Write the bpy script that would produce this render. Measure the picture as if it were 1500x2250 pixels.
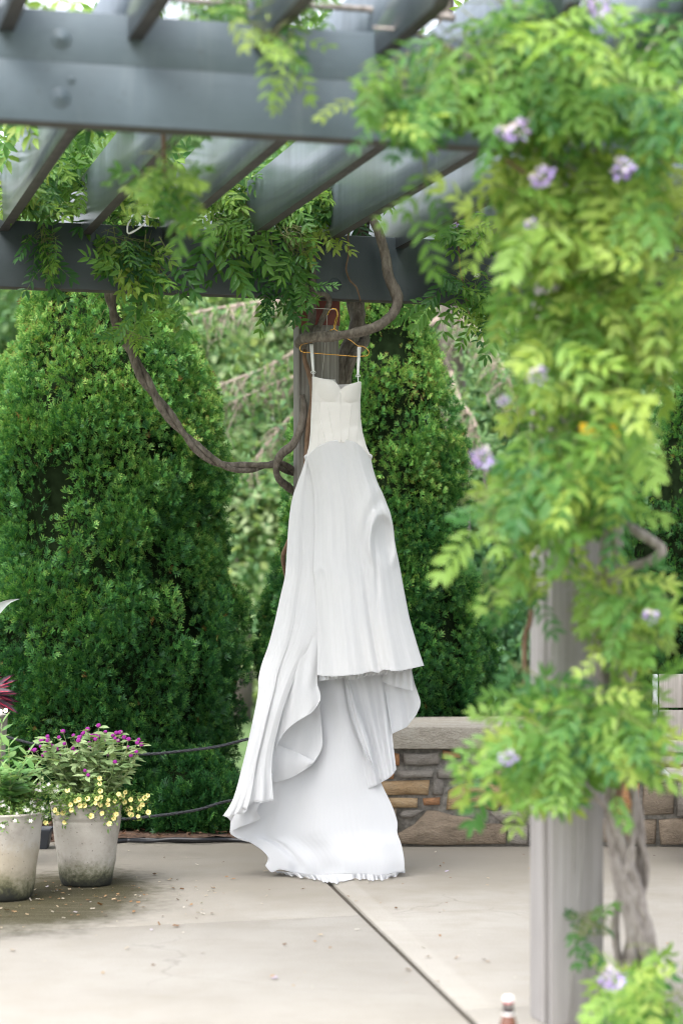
import bpy, bmesh, math, random
import numpy as np
from mathutils import Vector, Matrix
from mathutils import noise as mnoise

for o in list(bpy.data.objects):
    bpy.data.objects.remove(o, do_unlink=True)
sc = bpy.context.scene
COL = sc.collection
R = math.radians
random.seed(7)
rng = np.random.default_rng(11)

# ------------------------------------------------------------------ camera
CAM_H, FPX, HZ = 1.413, 4600.0, 1270.0
cd = bpy.data.cameras.new('camera')
cam = bpy.data.objects.new('camera', cd)
COL.objects.link(cam)
cam.location = (0, 0, CAM_H)
cam.rotation_euler = (R(90), 0, 0)
cd.sensor_fit = 'VERTICAL'
cd.sensor_height = 36.0
cd.sensor_width = 24.0
cd.lens = FPX / 2250 * 36
cd.shift_y = (HZ - 1125) / 2250
cd.clip_start, cd.clip_end = 0.1, 2000
cd.dof.use_dof = True
cd.dof.focus_distance = 10.15
cd.dof.aperture_fstop = 1.6
sc.camera = cam

# ------------------------------------------------------------------ sky, sun, exposure
w = bpy.data.worlds.new('World')
sc.world = w
w.use_nodes = True
nt = w.node_tree
bg = nt.nodes['Background']
sky = nt.nodes.new('ShaderNodeTexSky')
sky.sky_type = 'NISHITA'
sky.sun_disc = False
SUN_EL, SUN_ROT = R(58), R(215)
sky.sun_elevation = SUN_EL
sky.sun_rotation = SUN_ROT
sky.dust_density = 4.0
sky.air_density = 1.0
hs = nt.nodes.new('ShaderNodeHueSaturation')
hs.inputs['Saturation'].default_value = 0.30      # bright overcast: nearly white sky
nt.links.new(sky.outputs[0], hs.inputs['Color'])
nt.links.new(hs.outputs[0], bg.inputs['Color'])
bg.inputs['Strength'].default_value = 0.15
sl = bpy.data.lights.new('sun', 'SUN')
sl.energy = 1.0
sl.angle = R(45)
sl.color = (1.0, 0.975, 0.94)
sun = bpy.data.objects.new('sun', sl)
COL.objects.link(sun)
az = SUN_ROT
sd = Vector((math.sin(az) * math.cos(SUN_EL), math.cos(az) * math.cos(SUN_EL), math.sin(SUN_EL)))
sun.rotation_euler = sd.to_track_quat('Z', 'Y').to_euler()
sun.location = (-3, -6, 12)
sc.view_settings.view_transform = 'Standard'
sc.view_settings.look = 'None'
sc.view_settings.exposure = 1.93
sc.view_settings.gamma = 1.0
sc.view_settings.use_curve_mapping = False
sc.render.engine = 'CYCLES'
sc.cycles.max_bounces = 8
sc.cycles.filter_width = 1.1
sc.cycles.transparent_max_bounces = 4


# ------------------------------------------------------------------ helpers
def P(px, py, Y):
    return np.array([(px - 750.0) / FPX * Y, Y, CAM_H - (py - HZ) / FPX * Y])


def px_of(p):
    return 750 + p[0] / p[1] * FPX, HZ - (p[2] - CAM_H) / p[1] * FPX


def raw_mesh(name, co, lv, ls, mats, smooth=True, tint=None, uv=None, mi=None):
    me = bpy.data.meshes.new(name)
    co = np.asarray(co, np.float32)
    me.vertices.add(len(co))
    me.vertices.foreach_set('co', co.ravel())
    me.loops.add(len(lv))
    me.loops.foreach_set('vertex_index', np.asarray(lv, np.int32))
    me.polygons.add(len(ls))
    me.polygons.foreach_set('loop_start', np.asarray(ls, np.int32))
    me.update(calc_edges=True)
    if smooth:
        me.polygons.foreach_set('use_smooth', np.ones(len(ls), bool))
    if tint is not None:
        a = me.attributes.new('tint', 'FLOAT', 'POINT')
        a.data.foreach_set('value', np.asarray(tint, np.float32))
    if uv is not None:
        l = me.uv_layers.new(name='UVMap')
        l.data.foreach_set('uv', np.asarray(uv, np.float32)[np.asarray(lv)].ravel())
    for m in (mats if isinstance(mats, (list, tuple)) else [mats]):
        me.materials.append(m)
    if mi is not None:
        me.polygons.foreach_set('material_index', np.asarray(mi, np.int32))
    me.validate()
    return me


def faces_to_loops(faces):
    lv, ls = [], []
    for f in faces:
        ls.append(len(lv))
        lv.extend(f)
    return lv, ls


def mesh(name, co, faces, mats, smooth=True, **k):
    lv, ls = faces_to_loops(faces)
    return raw_mesh(name, co, lv, ls, mats, smooth, **k)


ORG = {}


def link(o):
    COL.objects.link(o)
    return o


def tag(o, label=None, cat=None, group=None, kind=None):
    if label:
        o['label'] = label
    if cat:
        o['category'] = cat
    if group:
        o['group'] = group
    if kind:
        o['kind'] = kind
    return o


def thing(name, loc, label=None, cat=None, group=None, kind=None):
    o = bpy.data.objects.new(name, None)
    o.location = loc
    o.empty_display_size = 0.1
    link(o)
    ORG[o] = np.array(loc, float)
    return tag(o, label, cat, group, kind)


def part(name, me, parent=None, label=None, kind=None):
    """me holds world coordinates; moved into the frame of the thing it belongs to"""
    o = bpy.data.objects.new(name, me)
    link(o)
    org = np.zeros(3)
    if parent is not None:
        org = ORG.get(parent, np.zeros(3))
        o.parent = parent
        off = Vector(-org)
        me.transform(Matrix.Translation(off))
    ORG[o] = org
    return tag(o, label, None, None, kind)


def place(name, me, parent, M, label=None):
    """shared mesh data, placed by a world matrix"""
    o = bpy.data.objects.new(name, me)
    link(o)
    org = ORG.get(parent, np.zeros(3)) if parent is not None else np.zeros(3)
    o.parent = parent
    o.matrix_local = Matrix.Translation(Vector(-org)) @ M
    ORG[o] = org
    if label:
        o['label'] = label
    return o


def cat_mull(pts, n):
    pts = np.asarray(pts, float)
    if len(pts) == 2:
        t = np.linspace(0, 1, n)[:, None]
        return pts[0] * (1 - t) + pts[1] * t
    p = np.vstack([2 * pts[0] - pts[1], pts, 2 * pts[-1] - pts[-2]])
    seg = len(pts) - 1
    m = 16
    out = []
    for i in range(seg):
        t = np.linspace(0, 1, m, endpoint=False)[:, None]
        a, b, c, d = p[i], p[i + 1], p[i + 2], p[i + 3]
        out.append(0.5 * ((2 * b) + (-a + c) * t + (2 * a - 5 * b + 4 * c - d) * t ** 2 + (-a + 3 * b - 3 * c + d) * t ** 3))
    out.append(pts[-1:])
    q = np.vstack(out)
    d = np.r_[0, np.cumsum(np.linalg.norm(np.diff(q, axis=0), axis=1))]
    tt = np.linspace(0, d[-1], n)
    return np.stack([np.interp(tt, d, q[:, k]) for k in range(q.shape[1])], 1)


def tube_data(pts, rad, nseg=8, rough=0.0, seed=0):
    pts = np.asarray(pts, float)
    n = len(pts)
    rad = np.full(n, rad, float) if np.isscalar(rad) else np.interp(np.linspace(0, 1, n), np.linspace(0, 1, len(rad)), rad)
    T = np.gradient(pts, axis=0)
    T /= np.linalg.norm(T, axis=1)[:, None] + 1e-9
    N = np.zeros_like(T)
    ref = np.array([0, 0, 1.0]) if abs(T[0][2]) < 0.9 else np.array([1.0, 0, 0])
    N[0] = np.cross(T[0], ref)
    N[0] /= np.linalg.norm(N[0])
    for i in range(1, n):
        v = N[i - 1] - T[i] * np.dot(N[i - 1], T[i])
        N[i] = v / (np.linalg.norm(v) + 1e-9)
    B = np.cross(T, N)
    r0 = np.random.default_rng(seed)
    co = []
    a = a_ = np.linspace(0, 2 * math.pi, nseg, endpoint=False)
    ring = np.interp(np.arange(n), np.linspace(0, n - 1, max(3, n // 5)), r0.normal(0, 1, max(3, n // 5)))
    lob = np.interp(np.arange(n), np.linspace(0, n - 1, max(3, n // 8)), r0.uniform(0, 6.3, max(3, n // 8)))
    for i in range(n):
        rr = rad[i] * (1 + rough * r0.uniform(-1, 1, nseg) + rough * 1.3 * ring[i] + rough * 1.4 * np.cos(2 * a_ + lob[i])) if rough else np.full(nseg, rad[i])
        co.append(pts[i] + np.outer(np.cos(a) * rr, N[i]) + np.outer(np.sin(a) * rr, B[i]))
    co = np.vstack(co)
    F = []
    for i in range(n - 1):
        for j in range(nseg):
            k = (j + 1) % nseg
            F.append((i * nseg + j, i * nseg + k, (i + 1) * nseg + k, (i + 1) * nseg + j))
    F.append(tuple(reversed(range(nseg))))
    F.append(tuple(range((n - 1) * nseg, n * nseg)))
    return co, F


def tube(name, pts, rad, mat, parent=None, n=None, nseg=8, rough=0.0, seed=0, label=None, kind=None):
    q = cat_mull(pts, n or max(8, len(pts) * 6))
    co, F = tube_data(q, rad, nseg, rough, seed)
    return part(name, mesh(name, co, F, mat), parent, label, kind)


class MB:
    def __init__(s):
        s.co, s.F, s.n = [], [], 0

    def add(s, co, F):
        co = np.asarray(co, float)
        s.co.append(co)
        s.F += [tuple(i + s.n for i in f) for f in F]
        s.n += len(co)
        return s

    def tube(s, pts, rad, nseg=6, n=None, **k):
        q = cat_mull(pts, n or max(4, len(pts) * 4))
        return s.add(*tube_data(q, rad, nseg, **k))

    def box(s, c, ax, half):
        """c centre, ax 3 unit axes, half sizes"""
        c = np.asarray(c, float)
        A = np.asarray(ax, float)
        co = [c + A[0] * half[0] * i + A[1] * half[1] * j + A[2] * half[2] * k for i in (-1, 1) for j in (-1, 1) for k in (-1, 1)]
        F = [(0, 1, 3, 2), (4, 6, 7, 5), (0, 4, 5, 1), (2, 3, 7, 6), (0, 2, 6, 4), (1, 5, 7, 3)]
        return s.add(co, F)

    def get(s, name, mat, smooth=True, **k):
        return mesh(name, np.vstack(s.co), s.F, mat, smooth, **k)


def bev(o, wd=0.004, seg=2):
    m = o.modifiers.new('bevel', 'BEVEL')
    m.width = wd
    m.segments = seg
    m.limit_method = 'ANGLE'
    return o


def lathe(prof, nseg=40, c=(0, 0, 0), wob=0.0):
    co, F = [], []
    for i, (r, z) in enumerate(prof):
        for j in range(nseg):
            a = 2 * math.pi * j / nseg
            co.append((c[0] + r * math.cos(a), c[1] + r * math.sin(a), c[2] + z))
    for i in range(len(prof) - 1):
        for j in range(nseg):
            k = (j + 1) % nseg
            F.append((i * nseg + j, i * nseg + k, (i + 1) * nseg + k, (i + 1) * nseg + j))
    return np.array(co), F


def instances(name, tv, tf, M3, pos, mats, tint, ttint=None, smooth=True, tmi=None):
    """joined copies: tv template verts, tf faces, M3 (N,3,3) columns = axes, pos (N,3), tint (N)"""
    N, n = len(pos), len(tv)
    co = np.einsum('nij,kj->nki', M3, tv) + pos[:, None, :]
    lv, ls = faces_to_loops(tf)
    lv, ls = np.array(lv), np.array(ls)
    L = len(lv)
    LV = (lv[None, :] + (np.arange(N) * n)[:, None]).ravel()
    LS = (ls[None, :] + (np.arange(N) * L)[:, None]).ravel()
    tt = np.repeat(np.asarray(tint), n)
    if ttint is not None:
        tt = tt + np.tile(ttint, N)
    mi = None if tmi is None else np.tile(tmi, N)
    return raw_mesh(name, co.reshape(-1, 3), LV, LS, mats, smooth, tint=tt, mi=mi)


def frames(d, nrm):
    """d (N,3) main axis, nrm (N,3) approximate normal -> (N,3,3) with columns x=d, y, z=normal"""
    d = d / (np.linalg.norm(d, axis=1)[:, None] + 1e-9)
    y = np.cross(nrm, d)
    y /= np.linalg.norm(y, axis=1)[:, None] + 1e-9
    z = np.cross(d, y)
    return np.stack([d, y, z], axis=2)


def in_poly(x, y, poly):
    c = False
    j = len(poly) - 1
    for i in range(len(poly)):
        xi, yi = poly[i]
        xj, yj = poly[j]
        if (yi > y) != (yj > y) and x < (xj - xi) * (y - yi) / (yj - yi) + xi:
            c = not c
        j = i
    return c


# ------------------------------------------------------------------ materials
class NT:
    def __init__(s, name):
        s.m = bpy.data.materials.new(name)
        s.m.use_nodes = True
        s.t = s.m.node_tree
        s.b = s.t.nodes['Principled BSDF']
        s.out = s.t.nodes['Material Output']

    def n(s, typ, **k):
        x = s.t.nodes.new('ShaderNode' + typ)
        for a, v in k.items():
            if a.startswith('i_'):
                key = a[2:].replace('_', ' ')
                x.inputs[int(key) if key.isdigit() else key].default_value = v
            else:
                setattr(x, a, v)
        return x

    def l(s, a, b):
        s.t.links.new(a, b)

    def set(s, **k):
        for a, v in k.items():
            s.b.inputs[a.replace('_', ' ')].default_value = v

    def coord(s, kind='pos', scale=(1, 1, 1), rot=(0, 0, 0)):
        if kind == 'pos':
            o = s.n('NewGeometry').outputs['Position']
        else:
            o = s.n('TexCoord').outputs[kind]
        mp = s.n('Mapping')
        mp.inputs['Scale'].default_value = scale
        mp.inputs['Rotation'].default_value = rot
        s.l(o, mp.inputs['Vector'])
        return mp.outputs[0]

    def noise(s, vec, scale, detail=4, rough=0.55, dist=0.0):
        x = s.n('TexNoise', i_Scale=scale, i_Detail=detail, i_Roughness=rough, i_Distortion=dist)
        s.l(vec, x.inputs['Vector'])
        return x.outputs['Fac']

    def ramp(s, fac, stops):
        x = s.n('ValToRGB')
        e = x.color_ramp.elements
        while len(e) < len(stops):
            e.new(0.5)
        for q, (p, c) in zip(e, stops):
            q.position = p
            q.color = tuple(c) + (1,) if len(c) == 3 else c
        s.l(fac, x.inputs[0])
        return x.outputs[0]

    def mix(s, fac, a, b, typ='MIX'):
        x = s.n('Mix', data_type='RGBA', blend_type=typ)
        for sock, v in ((x.inputs[0], fac), (x.inputs[6], a), (x.inputs[7], b)):
            if isinstance(v, (int, float)):
                sock.default_value = v
            elif isinstance(v, tuple):
                sock.default_value = v + (1,) if len(v) == 3 else v
            else:
                s.l(v, sock)
        return x.outputs[2]

    def math(s, op, a, b=0.0, c=0.0, clamp=False):
        x = s.n('Math', operation=op, use_clamp=clamp)
        for i, v in enumerate((a, b, c)):
            if isinstance(v, (int, float)):
                x.inputs[i].default_value = v
            else:
                s.l(v, x.inputs[i])
        return x.outputs[0]

    def mapr(s, v, a, b, c=0.0, d=1.0):
        x = s.n('MapRange', interpolation_type='SMOOTHSTEP')
        x.inputs[1].default_value = a
        x.inputs[2].default_value = b
        x.inputs[3].default_value = c
        x.inputs[4].default_value = d
        s.l(v, x.inputs[0])
        return x.outputs[0]

    def bump(s, h, strength=0.3, dist=0.01):
        x = s.n('Bump', i_Strength=strength, i_Distance=dist)
        s.l(h, x.inputs['Height'])
        s.l(x.outputs[0], s.b.inputs['Normal'])

    def base(s, c):
        s.l(c, s.b.inputs['Base Color'])


def leaf_mat(name, stops, trans=0.35, rough=0.45, spec=0.4, objrand=0.0):
    k = NT(name)
    a = k.n('Attribute', attribute_name='tint').outputs['Fac']
    if objrand:
        r = k.n('ObjectInfo').outputs['Random']
        a = k.math('ADD', a, k.math('MULTIPLY', k.math('SUBTRACT', r, 0.5), objrand))
    c = k.ramp(a, stops)
    k.base(c)
    k.set(Roughness=rough)
    k.b.inputs['Specular IOR Level'].default_value = spec
    tr = k.n('BsdfTranslucent')
    k.l(k.mix(1.0, c, (1.15, 1.1, 0.6), 'MULTIPLY'), tr.inputs[0])
    mx = k.n('MixShader', i_0=trans)
    k.l(k.b.outputs[0], mx.inputs[1])
    k.l(tr.outputs[0], mx.inputs[2])
    k.l(mx.outputs[0], k.out.inputs[0])
    return k.m


def plain(name, col, rough=0.6, noise_amt=0.25, scale=30, bump=0.1, metal=0.0, spec=0.5, stretch=(1, 1, 1)):
    k = NT(name)
    v = k.coord('Object', stretch)
    f = k.noise(v, scale)
    c0 = tuple(x * (1 - noise_amt) for x in col)
    c1 = tuple(min(1, x * (1 + noise_amt)) for x in col)
    k.base(k.ramp(f, [(0.3, c0), (0.7, c1)]))
    k.set(Roughness=rough, Metallic=metal)
    k.b.inputs['Specular IOR Level'].default_value = spec
    if bump:
        k.bump(f, bump, 0.004)
    return k.m


AL = R(15.4)
U = np.array([math.cos(AL), math.sin(AL), 0.0])
V = np.array([-math.sin(AL), math.cos(AL), 0.0])
Z = np.array([0, 0, 1.0])


def m_concrete():
    k = NT('patio_concrete')
    p = k.coord('pos')
    big = k.noise(p, 0.9, 5, 0.6)
    mid = k.noise(p, 5.0, 6, 0.65)
    fine = k.noise(p, 160.0, 3, 0.6)
    n3 = k.noise(p, 17.0, 5, 0.65)
    c = k.ramp(big, [(0.3, (0.25, 0.23, 0.20)), (0.52, (0.312, 0.292, 0.262)), (0.75, (0.355, 0.337, 0.308))])
    c = k.mix(k.mapr(mid, 0.42, 0.72, 0, 0.38), c, (0.27, 0.245, 0.205))
    sep = k.n('SeparateXYZ')
    k.l(k.n('NewGeometry').outputs['Position'], sep.inputs[0])
    X, Y = sep.outputs[0], sep.outputs[1]
    # weathered, plus shade put into the colour: darker concrete towards the planting bed
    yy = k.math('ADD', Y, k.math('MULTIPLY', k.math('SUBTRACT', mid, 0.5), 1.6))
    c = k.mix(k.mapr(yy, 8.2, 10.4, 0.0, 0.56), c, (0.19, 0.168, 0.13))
    # algae and damp round the planters
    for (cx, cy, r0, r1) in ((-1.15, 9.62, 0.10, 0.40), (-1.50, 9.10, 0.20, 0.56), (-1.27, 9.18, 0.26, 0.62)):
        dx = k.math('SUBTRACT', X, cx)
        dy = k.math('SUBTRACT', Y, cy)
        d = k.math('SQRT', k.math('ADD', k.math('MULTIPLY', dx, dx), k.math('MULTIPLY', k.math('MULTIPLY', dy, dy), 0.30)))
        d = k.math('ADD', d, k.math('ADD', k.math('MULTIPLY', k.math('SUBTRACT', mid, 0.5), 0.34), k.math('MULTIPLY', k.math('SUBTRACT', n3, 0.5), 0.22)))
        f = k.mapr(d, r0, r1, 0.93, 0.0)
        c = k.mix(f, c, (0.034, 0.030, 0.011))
    # smooth trowelled margin beside the wide joint
    dj = k.math('ADD', k.math('MULTIPLY', k.math('SUBTRACT', X, -0.0527), 0.988), k.math('MULTIPLY', k.math('SUBTRACT', Y, 9.70), 0.1539))
    e = k.math('MULTIPLY', k.mapr(dj, 0.0, 0.02, 0, 1), k.mapr(dj, 0.10, 0.13, 1, 0))
    c = k.mix(k.math('MULTIPLY', e, 0.22), c, (0.42, 0.40, 0.365))
    c = k.mix(k.mapr(fine, 0.45, 0.75, 0, 0.45), c, (0.17, 0.15, 0.12))
    c = k.mix(k.mapr(k.noise(k.coord('pos', (2.2, 34, 1), (0, 0, -AL)), 1.0, 4, 0.6), 0.5, 0.8, 0, 0.3), c, (0.24, 0.215, 0.175))
    # hairline cracks
    vo = k.n('TexVoronoi', feature='DISTANCE_TO_EDGE', i_Scale=0.55)
    wv = k.n('VectorMath', operation='ADD')
    ns = k.n('TexNoise', i_Scale=3.0, i_Detail=4)
    k.l(p, ns.inputs['Vector'])
    k.l(p, wv.inputs[0])
    scl = k.n('VectorMath', operation='SCALE')
    scl.inputs['Scale'].default_value = 0.3
    k.l(ns.outputs['Color'], scl.inputs[0])
    k.l(scl.outputs[0], wv.inputs[1])
    k.l(wv.outputs[0], vo.inputs['Vector'])
    cr = k.mapr(vo.outputs['Distance'], 0.0, 0.004, 0.28, 0.0)
    c = k.mix(k.math('MULTIPLY', cr, k.mapr(big, 0.5, 0.62, 0, 1)), c, (0.08, 0.07, 0.055))
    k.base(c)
    k.set(Roughness=0.9)
    k.b.inputs['Specular IOR Level'].default_value = 0.2
    br = k.coord('pos', (6, 260, 1), (0, 0, -AL))
    bro = k.noise(br, 1.0, 2)
    k.bump(k.math('ADD', k.math('MULTIPLY', bro, 0.8), fine), 0.28, 0.003)
    return k.m


def m_paint(name='slate_grey_paint', g_=1.0):
    k = NT(name)
    v = k.coord('pos', (1, 1, 1), (0, 0, -AL))
    g = k.coord('pos', (1.2, 14, 60), (0, 0, -AL))
    grain = k.noise(g, 1.6, 5, 0.6, 0.4)
    wear = k.noise(v, 3.0, 5, 0.6)
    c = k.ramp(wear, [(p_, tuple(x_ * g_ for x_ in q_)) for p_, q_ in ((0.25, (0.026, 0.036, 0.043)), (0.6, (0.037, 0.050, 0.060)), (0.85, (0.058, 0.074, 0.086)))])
    c = k.mix(k.mapr(grain, 0.55, 0.8, 0, 0.25), c, (0.024, 0.030, 0.034))
    k.base(c)
    k.l(k.mapr(wear, 0.3, 0.7, 0.36, 0.55), k.b.inputs['Roughness'])
    st = k.noise(k.coord('pos', (9, 9, 1.3)), 1.4, 4, 0.6)
    sp2 = k.noise(v, 45, 3, 0.5)
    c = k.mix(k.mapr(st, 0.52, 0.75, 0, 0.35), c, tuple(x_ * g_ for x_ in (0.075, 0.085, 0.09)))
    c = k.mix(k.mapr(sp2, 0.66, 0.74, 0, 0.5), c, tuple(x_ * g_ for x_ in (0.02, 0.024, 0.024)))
    k.base(c)
    k.bump(grain, 0.25, 0.003)
    return k.m


def m_rafter():
    k = NT('rafter_paint')
    g = k.coord('pos', (9, 1.2, 40), (0, 0, -AL))
    grain = k.noise(g, 1.6, 5, 0.6, 0.5)
    v = k.coord('pos', (14, 14, 1.0))
    drip = k.noise(v, 1.5, 4, 0.6)
    c = k.ramp(drip, [(0.3, (0.085, 0.106, 0.128)), (0.6, (0.112, 0.138, 0.165)), (0.85, (0.16, 0.19, 0.22))])
    c = k.mix(k.mapr(grain, 0.5, 0.8, 0, 0.35), c, (0.04, 0.045, 0.045))
    k.base(c)
    k.set(Roughness=0.30)
    k.bump(grain, 0.25, 0.003)
    return k.m


def m_wood(name, c0, c1, c2):
    k = NT(name)
    g = k.coord('pos', (55, 55, 1.1))
    grain = k.noise(g, 1.3, 6, 0.65, 0.6)
    v = k.coord('pos', (3, 3, 1.2))
    w2 = k.noise(v, 1.5, 4)
    c = k.ramp(grain, [(0.28, c0), (0.5, c1), (0.72, c2)])
    c = k.mix(k.mapr(w2, 0.4, 0.7, 0, 0.45), c, c0)
    k.base(c)
    k.set(Roughness=0.85)
    k.bump(grain, 0.6, 0.004)
    return k.m


def m_pot(name, tan):
    k = NT(name)
    p = k.coord('pos')
    n1 = k.noise(p, 6, 6, 0.65)
    n2 = k.noise(p, 60, 4, 0.6)
    sep = k.n('SeparateXYZ')
    k.l(k.n('NewGeometry').outputs['Position'], sep.inputs[0])
    z = k.math('ADD', sep.outputs[2], k.math('ADD', k.math('MULTIPLY', k.math('SUBTRACT', n1, 0.5), 0.16), k.math('MULTIPLY', k.math('SUBTRACT', n2, 0.5), 0.09)))
    c = k.ramp(n1, [(0.3, (0.25, 0.225, 0.19)), (0.5, (0.38, 0.352, 0.31)), (0.8, (0.47, 0.445, 0.40))])
    if tan:
        c = k.mix(k.mapr(z, 0.20, 0.29, 0.55, 0.0), c, (0.33, 0.275, 0.18))
    vo = k.n('TexVoronoi', i_Scale=70.0)
    k.l(p, vo.inputs['Vector'])
    pit = k.math('MULTIPLY', k.mapr(vo.outputs['Distance'], 0.12, 0.26, 1, 0), k.mapr(n2, 0.5, 0.6, 0, 1))
    c = k.mix(k.math('MULTIPLY', pit, 0.75), c, (0.08, 0.07, 0.06))
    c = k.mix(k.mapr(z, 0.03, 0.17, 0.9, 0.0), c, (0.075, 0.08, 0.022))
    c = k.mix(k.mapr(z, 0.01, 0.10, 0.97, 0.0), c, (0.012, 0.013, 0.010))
    k.base(c)
    k.set(Roughness=0.9)
    k.bump(k.math('SUBTRACT', n2, pit), 0.35, 0.004)
    return k.m


def m_stone(name, cols):
    k = NT(name)
    v = k.coord('pos', (1, 1, 2.2))
    r = k.n('ObjectInfo').outputs['Random']
    n1 = k.noise(v, 7, 7, 0.68, 0.5)
    n2 = k.noise(v, 60, 5, 0.7)
    c = k.ramp(n1, [(0.28, cols[0]), (0.5, cols[1]), (0.72, cols[2])])
    c = k.mix(k.math('MULTIPLY', r, 0.45), c, cols[3])
    c = k.mix(k.mapr(n2, 0.45, 0.75, 0, 0.5), c, (0.12, 0.105, 0.085))
    k.base(c)
    k.set(Roughness=0.9)
    k.bump(k.math('ADD', n1, k.math('MULTIPLY', n2, 0.5)), 1.0, 0.02)
    return k.m


def m_fabric(name, col, warm, pleat=0.0, pscale=40.0, trans=0.36):
    k = NT(name)
    n1 = k.noise(k.coord('pos'), 420, 2)
    c = k.ramp(k.noise(k.coord('pos'), 3.0, 3), [(0.35, col), (0.7, warm)])
    k.base(c)
    k.set(Roughness=0.75)
    k.b.inputs['Sheen Weight'].default_value = 0.25
    k.b.inputs['Specular IOR Level'].default_value = 0.2
    h = k.math('ADD', k.math('MULTIPLY', n1, 0.15), k.math('MULTIPLY', k.noise(k.coord('pos', (42, 20, 3.2)), 1.0, 4, 0.6, 0.8), 1.1))
    if pleat:
        uv = k.coord('UV', (pscale, 0.6, 1))
        wv = k.n('TexWave', wave_type='BANDS', bands_direction='X', wave_profile='SIN', i_Scale=1.0, i_Distortion=2.5, i_Detail=2.0)
        wv.inputs['Detail Scale'].default_value = 1.2
        k.l(uv, wv.inputs['Vector'])
        h = k.math('ADD', h, wv.outputs['Fac'])
    k.bump(h, max(pleat, 0.08), 0.004)
    tr = k.n('BsdfTranslucent')
    k.l(c, tr.inputs[0])
    mx = k.n('MixShader', i_0=trans)
    k.l(k.b.outputs[0], mx.inputs[1])
    k.l(tr.outputs[0], mx.inputs[2])
    k.l(mx.outputs[0], k.out.inputs[0])
    return k.m


def m_bark(name, c0, c1, c2, zs=14):
    k = NT(name)
    p = k.coord('Object', (1, 1, 0.35))
    n1 = k.noise(p, zs * 4, 5, 0.65)
    n2 = k.noise(p, zs, 4)
    c = k.ramp(n1, [(0.3, c0), (0.52, c1), (0.75, c2)])
    c = k.mix(k.mapr(n2, 0.45, 0.7, 0, 0.4), c, c0)
    k.base(c)
    k.set(Roughness=0.88)
    k.bump(n1, 0.7, 0.006)
    return k.m


M = {}
M['concrete'] = m_concrete()
M['paint'] = m_paint()
M['paint_lit'] = m_paint('skylit_slate_paint', 2.5)  # lighter copy: stronger sky light on the front beam put into its colour
M['under'] = plain('dark_underside_timber', (0.046, 0.044, 0.042), 0.8, 0.3, 12, 0.3, stretch=(1, 1, 8))  # darker grey on the downward faces of beams and rafters
M['rafter'] = m_rafter()
M['post'] = m_wood('weathered_cedar', (0.085, 0.076, 0.066), (0.195, 0.182, 0.163), (0.31, 0.295, 0.272))
M['post_pale'] = m_wood('silvered_cedar', (0.20, 0.185, 0.18), (0.30, 0.285, 0.28), (0.37, 0.355, 0.35))
M['red'] = plain('oxide_red_paint', (0.12, 0.022, 0.017), 0.55, 0.25, 20, 0.1)
M['pot'] = m_pot('planter_concrete', False)
M['pot_tan'] = m_pot('planter_concrete_tan', True)
M['mortar'] = plain('mortar', (0.24, 0.225, 0.20), 0.95, 0.35, 50, 0.6)
M['coping'] = m_stone('coping_concrete', [(0.24, 0.21, 0.165), (0.36, 0.325, 0.27), (0.44, 0.41, 0.36), (0.38, 0.35, 0.30)])
M['st_tan'] = m_stone('tan_sandstone', [(0.22, 0.135, 0.07), (0.40, 0.27, 0.14), (0.50, 0.38, 0.24), (0.32, 0.21, 0.12)])
M['st_orange'] = m_stone('rust_sandstone', [(0.22, 0.10, 0.045), (0.42, 0.20, 0.085), (0.48, 0.28, 0.14), (0.30, 0.16, 0.085)])
M['st_grey'] = m_stone('grey_fieldstone', [(0.14, 0.125, 0.11), (0.25, 0.23, 0.205), (0.34, 0.315, 0.285), (0.27, 0.235, 0.195)])
M['st_brown'] = m_stone('brown_fieldstone', [(0.13, 0.09, 0.058), (0.26, 0.195, 0.135), (0.35, 0.275, 0.20), (0.22, 0.195, 0.16)])
M['satin'] = m_fabric('ivory_satin', (0.635, 0.622, 0.603), (0.66, 0.648, 0.632), 0.0, trans=0.12)
M['chiffon'] = m_fabric('white_chiffon', (0.64, 0.648, 0.664), (0.668, 0.672, 0.68), 0.14, 10)
M['plisse'] = m_fabric('white_plisse', (0.64, 0.648, 0.664), (0.668, 0.672, 0.68), 0.12, 14)
M['organza'] = m_fabric('white_organza', (0.65, 0.66, 0.682), (0.672, 0.68, 0.698), 0.04, 10, trans=0.35)
M['gold'] = plain('gold_wire', (0.75, 0.42, 0.10), 0.22, 0.1, 30, 0.0, metal=1.0)
M['strap'] = plain('white_ribbon', (0.78, 0.79, 0.79), 0.6, 0.05, 30, 0.0)
M['bark'] = m_bark('vine_bark', (0.045, 0.036, 0.028), (0.125, 0.107, 0.088), (0.235, 0.21, 0.18))
M['bark_pale'] = m_bark('pale_vine_bark', (0.13, 0.108, 0.095), (0.27, 0.24, 0.222), (0.38, 0.35, 0.33))
M['bark_red'] = m_bark('young_vine_bark', (0.09, 0.05, 0.03), (0.17, 0.105, 0.065), (0.24, 0.17, 0.12))
M['bark_tree'] = m_bark('tree_bark', (0.06, 0.05, 0.04), (0.13, 0.11, 0.095), (0.21, 0.19, 0.17), 5)
M['twig_pale'] = m_bark('dead_twig', (0.22, 0.165, 0.14), (0.36, 0.285, 0.245), (0.46, 0.39, 0.35), 5)
WIS = [(0.0, (0.018, 0.070, 0.024)), (0.35, (0.052, 0.165, 0.042)), (0.62, (0.135, 0.285, 0.052)), (0.88, (0.27, 0.41, 0.085)), (0.97, (0.40, 0.48, 0.12)), (1.0, (0.75, 0.47, 0.03))]
M['wisteria'] = leaf_mat('wisteria_leaf', WIS, 0.48, 0.45, 0.35)
M['shoot'] = plain('green_shoot', (0.13, 0.15, 0.05), 0.6, 0.3, 20, 0.0)
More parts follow.
